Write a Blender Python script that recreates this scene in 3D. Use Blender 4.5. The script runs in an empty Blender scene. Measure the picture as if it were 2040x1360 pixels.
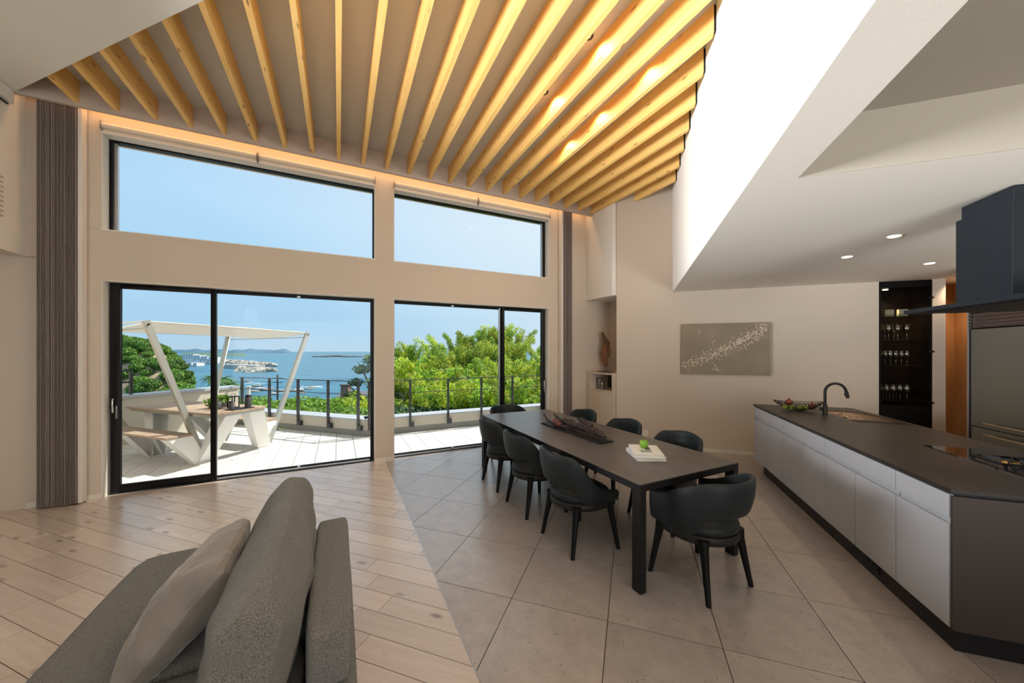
import bpy, bmesh, math, random
import numpy as np
from mathutils import Vector, Matrix, noise
random.seed(4)
PI = math.pi
S = bpy.context.scene
COL = S.collection

# ---------------------------------------------------------------- camera
H = 1.62
YAW = math.radians(26.24)
cam = bpy.data.cameras.new('camera')
cam.sensor_width = 36.0
cam.lens = 36.0 * 700.0 / 2040.0
cam.shift_y = 20.0 / 2040.0
cam.clip_start = 0.05
cam.clip_end = 60000
cam_o = bpy.data.objects.new('camera', cam)
COL.objects.link(cam_o)
cam_o.location = (0, 0, H)
cam_o.rotation_euler = (PI / 2, 0, -YAW)
S.camera = cam_o
S.view_settings.view_transform = 'Standard'
S.view_settings.look = 'None'
S.view_settings.exposure = 0.0
S.view_settings.gamma = 1.0
S.view_settings.use_curve_mapping = False
try:
    S.cycles.use_denoising = True
    S.cycles.max_bounces = 8
    S.cycles.diffuse_bounces = 5
    S.cycles.glossy_bounces = 3
    S.cycles.transparent_max_bounces = 12
    S.cycles.transmission_bounces = 4
    S.cycles.caustics_reflective = False
    S.cycles.caustics_refractive = False
    S.cycles.sample_clamp_indirect = 6
    S.cycles.use_adaptive_sampling = True
    S.cycles.adaptive_threshold = 0.03
except Exception:
    pass

SUN_DIR = Vector((.74, .11, 1.0)).normalized()      # towards the sun
# ---------------------------------------------------------------- sky
W = bpy.data.worlds.new('sky')
S.world = W
W.use_nodes = True
nt = W.node_tree
for n in list(nt.nodes): nt.nodes.remove(n)
out = nt.nodes.new('ShaderNodeOutputWorld')
bg = nt.nodes.new('ShaderNodeBackground')
tc = nt.nodes.new('ShaderNodeTexCoord')
sep = nt.nodes.new('ShaderNodeSeparateXYZ')
ramp = nt.nodes.new('ShaderNodeValToRGB')
nt.links.new(tc.outputs['Generated'], sep.inputs[0])
nt.links.new(sep.outputs['Z'], ramp.inputs[0])
cr = ramp.color_ramp
cr.elements[0].position = 0.0; cr.elements[0].color = (.50, .68, .84, 1)
cr.elements[1].position = 1.0; cr.elements[1].color = (.16, .38, .80, 1)
for p, c in ((.06, (.43, .68, .90, 1)), (.16, (.43, .70, .94, 1)), (.32, (.485, .75, 1.0, 1)), (.55, (.36, .62, .92, 1))):
    e = cr.elements.new(p); e.color = c
dot = nt.nodes.new('ShaderNodeVectorMath'); dot.operation = 'DOT_PRODUCT'
dot.inputs[1].default_value = SUN_DIR
nt.links.new(tc.outputs['Generated'], dot.inputs[0])
mr = nt.nodes.new('ShaderNodeMapRange')
mr.inputs['From Min'].default_value = 0.15; mr.inputs['From Max'].default_value = 1.0
mr.inputs['To Min'].default_value = 0.0; mr.inputs['To Max'].default_value = 1.0
nt.links.new(dot.outputs['Value'], mr.inputs['Value'])
mixc = nt.nodes.new('ShaderNodeMixRGB')
mixc.inputs[2].default_value = (1.0, 1.02, 1.04, 1)
nt.links.new(mr.outputs[0], mixc.inputs[0])
nt.links.new(ramp.outputs[0], mixc.inputs[1])
nt.links.new(mixc.outputs[0], bg.inputs[0])
bg.inputs[1].default_value = 1.0
nt.links.new(bg.outputs[0], out.inputs[0])
W.cycles.sampling_method = 'MANUAL'
W.cycles.sample_map_resolution = 256

def light(name, kind, loc, energy, color=(1, 1, 1), target=None, size=None, sizey=None, **kw):
    l = bpy.data.lights.new(name, kind)
    l.energy = energy; l.color = color
    if kind == 'AREA':
        l.shape = 'RECTANGLE'; l.size = size; l.size_y = sizey or size
    for k, v in kw.items(): setattr(l, k, v)
    o = bpy.data.objects.new(name, l)
    COL.objects.link(o); o.location = loc
    if target is not None:
        o.rotation_euler = (Vector(target) - Vector(loc)).to_track_quat('-Z', 'Y').to_euler()
    return o

q = math.sqrt(.5)
def xy(k, l): return (q * (k + l), q * (k - l))     # house grid turned by 45 degrees
def KL(k, l, z): return (q * (k + l), q * (k - l), z)

light('sun', 'SUN', (0, 0, 20), 5.6, (1.0, .95, .86), target=Vector((0, 0, 20)) - SUN_DIR, angle=math.radians(.6))
# added fill lights behind and beside the camera; no window is built there
light('rear_fill', 'AREA', (-.6, -3.2, 1.9), 82, (1.0, .97, .92), target=(-.6, 4.0, 3.9), size=5.0, sizey=2.6, spread=math.radians(125))
light('side_fill', 'AREA', KL(.2, -4.6, 2.0), 150, (.97, .98, 1.0), target=KL(2.4, .65, 3.5), size=3.0, sizey=1.4, spread=math.radians(60))
light('kitchen_fill', 'AREA', KL(-1.2, 3.1, .9), 27, (1.0, .98, .93), target=KL(2.0, 2.3, 2.61), size=2.0, sizey=1.0, spread=math.radians(76))
# warm strip hidden in the curtain box
light('cove_strip', 'AREA', (.7, 5.37, 4.36), 15, (1.0, .55, .22), target=(.7, 5.40, 0), size=7.0, sizey=.05)

# ================================================================ materials
MATS = {}
def M(name, base, rough=.5, metal=0.0, spec=.5, var=0.0, vscale=4.0, vcon=.2, bump=0.0, bscale=60.0, stretch=None, emit=None, sheen=0.0,
      island=None, transl=0.0, coat=0.0, objvar=0.0, dirt=None):
    if name in MATS: return MATS[name]
    m = bpy.data.materials.new(name); m.use_nodes = True
    t = m.node_tree; b = t.nodes['Principled BSDF']
    b.inputs['Base Color'].default_value = (*base, 1)
    b.inputs['Roughness'].default_value = rough
    b.inputs['Metallic'].default_value = metal
    b.inputs['Specular IOR Level'].default_value = spec
    if name == 'sofa_boucle': b.inputs['Sheen Tint'].default_value = (.85, .95, 1, 1)
    if sheen:
        b.inputs['Sheen Weight'].default_value = sheen
        b.inputs['Sheen Roughness'].default_value = .4
    if coat: b.inputs['Coat Weight'].default_value = coat
    if emit:
        b.inputs['Emission Color'].default_value = (*emit[0], 1); b.inputs['Emission Strength'].default_value = emit[1]
    co = t.nodes.new('ShaderNodeTexCoord')
    mp = t.nodes.new('ShaderNodeMapping'); t.links.new(co.outputs['Object'], mp.inputs[0])
    if stretch: mp.inputs['Scale'].default_value = stretch
    src = None
    if var:
        nz = t.nodes.new('ShaderNodeTexNoise'); nz.inputs['Scale'].default_value = vscale; nz.inputs['Detail'].default_value = 5
        t.links.new(mp.outputs[0], nz.inputs[0])
        r = t.nodes.new('ShaderNodeMapRange'); r.inputs['From Min'].default_value = .5 - vcon; r.inputs['From Max'].default_value = .5 + vcon
        r.inputs['To Min'].default_value = 1 - var; r.inputs['To Max'].default_value = 1 + var
        t.links.new(nz.outputs[0], r.inputs[0])
        mx = t.nodes.new('ShaderNodeVectorMath'); mx.operation = 'SCALE'; mx.inputs[0].default_value = base
        t.links.new(r.outputs[0], mx.inputs['Scale']); src = mx.outputs[0]
    if objvar or island:
        if island:
            g = t.nodes.new('ShaderNodeNewGeometry'); rnd = g.outputs['Random Per Island']
            rp = t.nodes.new('ShaderNodeValToRGB'); t.links.new(rnd, rp.inputs[0])
            rp.color_ramp.elements[0].color = (*island[0], 1); rp.color_ramp.elements[1].color = (*island[-1], 1)
            for i, c in enumerate(island[1:-1]):
                e = rp.color_ramp.elements.new((i + 1) / (len(island) - 1)); e.color = (*c, 1)
            src = rp.outputs[0]
        if objvar:
            oi = t.nodes.new('ShaderNodeObjectInfo')
            r = t.nodes.new('ShaderNodeMapRange'); r.inputs['To Min'].default_value = 1 - objvar; r.inputs['To Max'].default_value = 1 + objvar
            t.links.new(oi.outputs['Random'], r.inputs[0])
            mx = t.nodes.new('ShaderNodeVectorMath'); mx.operation = 'SCALE'
            if src is None: mx.inputs[0].default_value = base
            else: t.links.new(src, mx.inputs[0])
            t.links.new(r.outputs[0], mx.inputs['Scale']); src = mx.outputs[0]
    if src is not None: t.links.new(src, b.inputs['Base Color'])
    if bump:
        nb = t.nodes.new('ShaderNodeTexNoise'); nb.inputs['Scale'].default_value = bscale; nb.inputs['Detail'].default_value = 3
        t.links.new(mp.outputs[0], nb.inputs[0])
        bp = t.nodes.new('ShaderNodeBump'); bp.inputs['Strength'].default_value = bump; bp.inputs['Distance'].default_value = .01
        t.links.new(nb.outputs[0], bp.inputs['Height']); t.links.new(bp.outputs[0], b.inputs['Normal'])
    if transl:
        tr = t.nodes.new('ShaderNodeBsdfTranslucent')
        if src is not None: t.links.new(src, tr.inputs[0])
        else: tr.inputs[0].default_value = (*base, 1)
        ms = t.nodes.new('ShaderNodeMixShader'); ms.inputs[0].default_value = transl
        o = t.nodes['Material Output']
        t.links.new(b.outputs[0], ms.inputs[1]); t.links.new(tr.outputs[0], ms.inputs[2]); t.links.new(ms.outputs[0], o.inputs[0])
    MATS[name] = m
    return m

def wood(name, base, dark, knot=(.12, .05, .02), axis=0, rough=.45, grain=.35, tone=.12, kscale=(1.2, 7, 7), kamt=1.0, spec=.4, gscale=(1.5, 22, 22)):
    """grain runs along local x; each object gets its own stretch of board"""
    m = bpy.data.materials.new(name); m.use_nodes = True
    t = m.node_tree; b = t.nodes['Principled BSDF']; L = t.links
    b.inputs['Roughness'].default_value = rough; b.inputs['Specular IOR Level'].default_value = spec
    co = t.nodes.new('ShaderNodeTexCoord'); oi = t.nodes.new('ShaderNodeObjectInfo')
    sc = t.nodes.new('ShaderNodeMath'); sc.operation = 'MULTIPLY'; sc.inputs[1].default_value = 57.3; L.new(oi.outputs['Random'], sc.inputs[0])
    cb = t.nodes.new('ShaderNodeCombineXYZ'); L.new(sc.outputs[0], cb.inputs[0]); L.new(sc.outputs[0], cb.inputs[1])
    ad = t.nodes.new('ShaderNodeVectorMath'); ad.operation = 'ADD'; L.new(co.outputs['Object'], ad.inputs[0]); L.new(cb.outputs[0], ad.inputs[1])
    mp = t.nodes.new('ShaderNodeMapping'); L.new(ad.outputs[0], mp.inputs[0]); mp.inputs['Scale'].default_value = gscale
    mk = t.nodes.new('ShaderNodeMapping'); L.new(ad.outputs[0], mk.inputs[0]); mk.inputs['Scale'].default_value = kscale
    if axis == 1:
        for n_ in (mp, mk):
            n_.inputs['Rotation'].default_value = (0, 0, 0)
            s_ = n_.inputs['Scale'].default_value; n_.inputs['Scale'].default_value = (s_[1], s_[0], s_[2])
    nz = t.nodes.new('ShaderNodeTexNoise'); nz.inputs['Scale'].default_value = 1; nz.inputs['Detail'].default_value = 6; nz.inputs['Distortion'].default_value = .6
    L.new(mp.outputs[0], nz.inputs[0])
    mr = t.nodes.new('ShaderNodeMapRange'); mr.inputs['From Min'].default_value = .35; mr.inputs['From Max'].default_value = .72; L.new(nz.outputs[0], mr.inputs[0])
    gm = t.nodes.new('ShaderNodeMath'); gm.operation = 'MULTIPLY'; gm.inputs[1].default_value = grain; L.new(mr.outputs[0], gm.inputs[0])
    mx = t.nodes.new('ShaderNodeMixRGB'); mx.inputs[1].default_value = (*base, 1); mx.inputs[2].default_value = (*dark, 1); L.new(gm.outputs[0], mx.inputs[0])
    vo = t.nodes.new('ShaderNodeTexVoronoi'); vo.inputs['Scale'].default_value = 1; vo.inputs['Randomness'].default_value = 1.0; L.new(mk.outputs[0], vo.inputs[0])
    kr = t.nodes.new('ShaderNodeMapRange'); kr.inputs['From Min'].default_value = .16; kr.inputs['From Max'].default_value = .05; L.new(vo.outputs['Distance'], kr.inputs[0])
    km = t.nodes.new('ShaderNodeMath'); km.operation = 'MULTIPLY'; km.inputs[1].default_value = kamt; L.new(kr.outputs[0], km.inputs[0])
    m2 = t.nodes.new('ShaderNodeMixRGB'); m2.inputs[2].default_value = (*knot, 1); L.new(km.outputs[0], m2.inputs[0]); L.new(mx.outputs[0], m2.inputs[1])
    tr = t.nodes.new('ShaderNodeMapRange'); tr.inputs['To Min'].default_value = 1 - tone; tr.inputs['To Max'].default_value = 1 + tone; L.new(oi.outputs['Random'], tr.inputs[0])
    ms = t.nodes.new('ShaderNodeVectorMath'); ms.operation = 'SCALE'; L.new(m2.outputs[0], ms.inputs[0]); L.new(tr.outputs[0], ms.inputs['Scale'])
    L.new(ms.outputs[0], b.inputs['Base Color'])
    bp = t.nodes.new('ShaderNodeBump'); bp.inputs['Strength'].default_value = .12; bp.inputs['Distance'].default_value = .004
    L.new(nz.outputs[0], bp.inputs['Height']); L.new(bp.outputs[0], b.inputs['Normal'])
    return m

def stone(name, base, spot, rough=.45):
    m = bpy.data.materials.new(name); m.use_nodes = True
    t = m.node_tree; b = t.nodes['Principled BSDF']; L = t.links
    b.inputs['Specular IOR Level'].default_value = .6
    b.inputs['Coat Weight'].default_value = .9; b.inputs['Coat Roughness'].default_value = .24; b.inputs['Coat IOR'].default_value = 1.8
    co = t.nodes.new('ShaderNodeTexCoord'); oi = t.nodes.new('ShaderNodeObjectInfo')
    cb = t.nodes.new('ShaderNodeVectorMath'); cb.operation = 'ADD'
    sc = t.nodes.new('ShaderNodeMath'); sc.operation = 'MULTIPLY'; sc.inputs[1].default_value = 91.0; L.new(oi.outputs['Random'], sc.inputs[0])
    L.new(co.outputs['Object'], cb.inputs[0]); L.new(sc.outputs[0], cb.inputs[1])
    n1 = t.nodes.new('ShaderNodeTexNoise'); n1.inputs['Scale'].default_value = 9; n1.inputs['Detail'].default_value = 8; n1.inputs['Roughness'].default_value = .7
    n2 = t.nodes.new('ShaderNodeTexVoronoi'); n2.inputs['Scale'].default_value = 46
    L.new(cb.outputs[0], n1.inputs[0]); L.new(cb.outputs[0], n2.inputs[0])
    mr = t.nodes.new('ShaderNodeMapRange'); mr.inputs['From Min'].default_value = .3; mr.inputs['From Max'].default_value = .7
    mr.inputs['To Min'].default_value = .86; mr.inputs['To Max'].default_value = 1.12; L.new(n1.outputs[0], mr.inputs[0])
    s1 = t.nodes.new('ShaderNodeVectorMath'); s1.operation = 'SCALE'; s1.inputs[0].default_value = base; L.new(mr.outputs[0], s1.inputs['Scale'])
    kr = t.nodes.new('ShaderNodeMapRange'); kr.inputs['From Min'].default_value = .24; kr.inputs['From Max'].default_value = .12
    kr.inputs['To Max'].default_value = .75; L.new(n2.outputs['Distance'], kr.inputs[0])
    n3 = t.nodes.new('ShaderNodeTexNoise'); n3.inputs['Scale'].default_value = 14; L.new(cb.outputs[0], n3.inputs[0])
    k3 = t.nodes.new('ShaderNodeMapRange'); k3.inputs['From Min'].default_value = .52; k3.inputs['From Max'].default_value = .62; L.new(n3.outputs[0], k3.inputs[0])
    mm = t.nodes.new('ShaderNodeMath'); mm.operation = 'MULTIPLY'; L.new(kr.outputs[0], mm.inputs[0]); L.new(k3.outputs[0], mm.inputs[1])
    mx = t.nodes.new('ShaderNodeMixRGB'); L.new(mm.outputs[0], mx.inputs[0]); L.new(s1.outputs[0], mx.inputs[1]); mx.inputs[2].default_value = (*spot, 1)
    tr = t.nodes.new('ShaderNodeMapRange'); tr.inputs['To Min'].default_value = .95; tr.inputs['To Max'].default_value = 1.05; L.new(oi.outputs['Random'], tr.inputs[0])
    ms = t.nodes.new('ShaderNodeVectorMath'); ms.operation = 'SCALE'; L.new(mx.outputs[0], ms.inputs[0]); L.new(tr.outputs[0], ms.inputs['Scale'])
    L.new(ms.outputs[0], b.inputs['Base Color'])
    rr = t.nodes.new('ShaderNodeMapRange'); rr.inputs['To Min'].default_value = rough - .08; rr.inputs['To Max'].default_value = rough + .12; L.new(n1.outputs[0], rr.inputs[0])
    L.new(rr.outputs[0], b.inputs['Roughness'])
    bp = t.nodes.new('ShaderNodeBump'); bp.inputs['Strength'].default_value = .15; bp.inputs['Distance'].default_value = .004
    L.new(n1.outputs[0], bp.inputs['Height']); L.new(bp.outputs[0], b.inputs['Normal'])
    return m

def glassmat(name, tint=(.96, .98, .97), refl=.07, ior=1.45):
    m = bpy.data.materials.new(name); m.use_nodes = True
    t = m.node_tree
    for n in list(t.nodes): t.nodes.remove(n)
    o = t.nodes.new('ShaderNodeOutputMaterial'); tr = t.nodes.new('ShaderNodeBsdfTransparent'); gl = t.nodes.new('ShaderNodeBsdfGlossy')
    tr.inputs[0].default_value = (*tint, 1); gl.inputs['Roughness'].default_value = .01
    fr = t.nodes.new('ShaderNodeFresnel'); fr.inputs[0].default_value = ior
    mu = t.nodes.new('ShaderNodeMath'); mu.operation = 'MULTIPLY'; mu.inputs[1].default_value = refl / .07
    mx = t.nodes.new('ShaderNodeMixShader')
    t.links.new(fr.outputs[0], mu.inputs[0]); t.links.new(mu.outputs[0], mx.inputs[0])
    t.links.new(tr.outputs[0], mx.inputs[1]); t.links.new(gl.outputs[0], mx.inputs[2]); t.links.new(mx.outputs[0], o.inputs[0])
    return m

PLASTER = (.66, .58, .49)
m_wall = M('wall_plaster', PLASTER, .9, bump=.05, bscale=180, spec=.2)
m_white = M('white_plaster', (.84, .82, .77), .9, bump=.05, bscale=180, spec=.2)
m_kceil = M('kitchen_ceiling_plaster', (.86, .84, .77), .9, bump=.06, bscale=150, spec=.2)
m_ceil = M('ceiling_grey', (.58, .575, .55), .92, bump=.06, bscale=90, spec=.2)
m_header = M('header_paint', (.56, .48, .42), .8, spec=.3)
m_trimw = M('baseboard_paint', (.80, .76, .68), .5)
m_beam = wood('pine_beam', (.94, .61, .21), (.78, .43, .11), (.25, .09, .03), rough=.55, grain=.6, tone=.05, kscale=(14, 3.4, 14), gscale=(26, 1.6, 26))
MATS['pine_beam'] = m_beam
m_beam.node_tree.nodes  # grain along local y (beam length)
m_plank = wood('oak_plank', (.76, .63, .53), (.57, .44, .35), (.20, .12, .08), rough=.32, grain=.5, tone=.12, kscale=(2.6, 6.5, 6.5), kamt=.75, spec=.9)
b_ = m_plank.node_tree.nodes['Principled BSDF']; b_.inputs['Coat Weight'].default_value = .8; b_.inputs['Coat Roughness'].default_value = .25; b_.inputs['Coat IOR'].default_value = 1.7
m_plankgap = M('plank_gap', (.09, .045, .022), .9)
m_tile = stone('stone_tile', (.41, .355, .32), (.05, .04, .035), .36)
m_grout = M('tile_grout', (.07, .055, .045), .95)
m_black = M('black_aluminium', (.004, .004, .005), .4, spec=.25)
m_blackm = M('matt_black_metal', (.008, .008, .009), .5, spec=.3)
m_alu = M('brushed_aluminium', (.55, .56, .58), .3, metal=1.0)
m_chrome = M('chrome', (.75, .75, .76), .12, metal=1.0)
m_glass = glassmat('window_glass', (.98, .99, .985), .016)
m_cabglass = glassmat('cabinet_glass', (.90, .92, .91), .04)
m_wineglass = glassmat('wine_glass', (.94, .94, .93), .34, 1.5)
m_blind = M('blind_fabric', (.80, .72, .60), .8)
m_curtain = M('curtain_fabric', (.31, .265, .25), .95, bump=.1, bscale=300, sheen=.2)
m_curtain2 = M('curtain_edge_white', (.78, .74, .70), .7)
m_table = M('dark_table_veneer', (.10, .085, .078), .32, var=.18, vscale=3, stretch=(8, .6, 1), spec=.75)
m_tabledk = M('dark_table_edge', (.010, .0095, .0095), .5, spec=.3)
m_chairf = M('chair_leather', (.014, .019, .021), .5, bump=.12, bscale=260, spec=.32, sheen=.04)
m_chairleg = M('black_stained_wood', (.004, .004, .004), .45, spec=.25)
m_chairfr = M('chair_seat_frame', (.022, .019, .018), .5, spec=.3)
m_sofa = M('sofa_boucle', (.225, .205, .18), .95, var=.5, vscale=330, vcon=.13, bump=1.0, bscale=330, sheen=.25)
m_pillow = M('taupe_velvet', (.25, .215, .18), .7, sheen=.4, bump=1.0, bscale=9, stretch=(1, 2.4, 1))
m_door = M('island_front_lacquer', (.46, .48, .52), .38, spec=.5)
m_endp = M('island_end_panel', (.060, .047, .043), .55, spec=.25)
m_plinth = M('island_plinth', (.010, .010, .013), .5, spec=.3)
m_worktop = M('dark_worktop', (.030, .023, .020), .40, var=.2, vscale=9, spec=.35, bump=.04, bscale=200)
m_steel = M('stainless_steel', (.27, .285, .28), .30, metal=1.0, bump=.03, bscale=40, stretch=(1, 1, 30))
m_steeldk = M('dark_steel_grille', (.10, .07, .065), .4, metal=.6)
m_copper = M('copper_sink', (.50, .36, .27), .22, metal=1.0)
m_hood = M('hood_dark_grey', (.010, .013, .018), .5, spec=.25)
m_brown = M('hall_wood_panel', (.46, .23, .09), .5, var=.12, vscale=5, stretch=(4, 4, .6))
m_cream = M('cream_cabinet', (.70, .60, .50), .5)
m_paper = M('book_paper', (.82, .76, .66), .8)
m_bookw = M('book_cover_white', (.85, .83, .79), .4)
m_apple = M('green_apple', (.20, .42, .035), .25, var=.15, vscale=20)
m_pome = M('pomegranate_skin', (.17, .028, .018), .3, var=.35, vscale=18)
m_citrus = M('green_citrus', (.20, .25, .025), .4, bump=.2, bscale=300, var=.25, vscale=30)
m_drift = M('dark_driftwood', (.040, .022, .016), .7, var=.5, vscale=14, bump=.8, bscale=60)
m_sculpt = M('brown_root_wood', (.22, .095, .04), .5, var=.5, vscale=8, bump=.6, bscale=30, stretch=(1, 1, .3))
m_canvas = M('painting_canvas', (.29, .235, .165), .6, var=.12, vscale=3, bump=.2, bscale=250)
m_bead = M('painting_beads', (.74, .64, .52), .5)
m_led = M('downlight_lens', (1, 1, 1), .5, emit=((1.0, .86, .62), 9.0))
m_pot = M('dark_pot', (.05, .05, .055), .6)
m_deck = M('terrace_paver', (.70, .69, .66), .7, bump=.1, bscale=80, objvar=.04, var=.05, vscale=6)
m_deckgap = M('paver_joint', (.10, .10, .10), .9)
m_ext = M('exterior_render', (.56, .52, .44), .85, bump=.1, bscale=60)
m_cop = M('coping_metal', (.42, .45, .50), .4)
m_extg = M('exterior_grey_base', (.27, .27, .26), .8)
m_rail = M('railing_dark_steel', (.035, .037, .042), .4)
m_teak = M('weathered_teak', (.40, .30, .22), .65, var=.25, vscale=6, stretch=(1, 12, 12), objvar=.12)
m_wmetal = M('white_powder_coat', (.80, .80, .78), .45)
m_pole = M('pole_aluminium', (.52, .51, .46), .35, metal=.7)
m_canvasw = M('white_shade_cloth', (.82, .80, .75), .8, transl=.45)
m_rock = M('rock', (.30, .26, .21), .9, var=.4, vscale=.6, bump=.8, bscale=3, objvar=.15)
m_conc = M('concrete', (.50, .47, .43), .85, var=.15, vscale=.3)
m_bldg = M('white_building', (.78, .79, .80), .7)
m_bldgwin = M('building_window', (.12, .17, .22), .2)
m_rooft = M('grey_roof_tile', (.16, .16, .17), .5)
m_bark = M('bark', (.11, .085, .06), .9, bump=.5, bscale=20)
m_hill = M('hill_soil', (.05, .09, .025), .95, var=.5, vscale=.3)
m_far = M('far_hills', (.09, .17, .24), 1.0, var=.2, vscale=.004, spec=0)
m_leaf_head = M('headland_leaves', (.1, .2, .03), .6, island=((.02, .07, .015), (.10, .24, .03), (.26, .42, .05)), transl=.3, objvar=.35)
m_leaf_bam = M('bamboo_leaves', (.3, .4, .05), .5, island=((.05, .15, .02), (.30, .50, .04), (.62, .74, .06), (.88, .72, .12)), transl=.45, objvar=.30)
m_leaf_bam2 = M('bamboo_leaves_deep', (.2, .35, .05), .5, island=((.03, .10, .02), (.18, .38, .04), (.42, .62, .06), (.66, .74, .09)), transl=.4, objvar=.3)
m_leaf_shr = M('shrub_leaves', (.1, .3, .03), .5, island=((.08, .20, .02), (.22, .42, .04), (.38, .55, .07)), transl=.4, objvar=.3)
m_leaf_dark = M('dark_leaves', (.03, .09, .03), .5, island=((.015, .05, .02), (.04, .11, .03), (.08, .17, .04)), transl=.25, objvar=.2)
m_foam = M('sea_foam', (.85, .88, .88), .9)

def seamat():
    m = bpy.data.materials.new('sea_water'); m.use_nodes = True
    t = m.node_tree; b = t.nodes['Principled BSDF']; L = t.links
    b.inputs['Roughness'].default_value = .35; b.inputs['Specular IOR Level'].default_value = .3
    co = t.nodes.new('ShaderNodeTexCoord')
    mp = t.nodes.new('ShaderNodeMapping'); mp.inputs['Scale'].default_value = (.035, .08, 1); mp.inputs['Rotation'].default_value = (0, 0, .5); L.new(co.outputs['Object'], mp.inputs[0])
    n1 = t.nodes.new('ShaderNodeTexNoise'); n1.inputs['Scale'].default_value = 1; n1.inputs['Detail'].default_value = 8; L.new(mp.outputs[0], n1.inputs[0])
    r = t.nodes.new('ShaderNodeValToRGB'); L.new(n1.outputs[0], r.inputs[0])
    r.color_ramp.elements[0].position = .35; r.color_ramp.elements[0].color = (.010, .085, .15, 1)
    r.color_ramp.elements[1].position = .68; r.color_ramp.elements[1].color = (.045, .20, .28, 1)
    L.new(r.outputs[0], b.inputs['Base Color'])
    bp = t.nodes.new('ShaderNodeBump'); bp.inputs['Strength'].default_value = .6; bp.inputs['Distance'].default_value = 1.0
    L.new(n1.outputs[0], bp.inputs['Height']); L.new(bp.outputs[0], b.inputs['Normal'])
    return m
m_sea = seamat()

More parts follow.
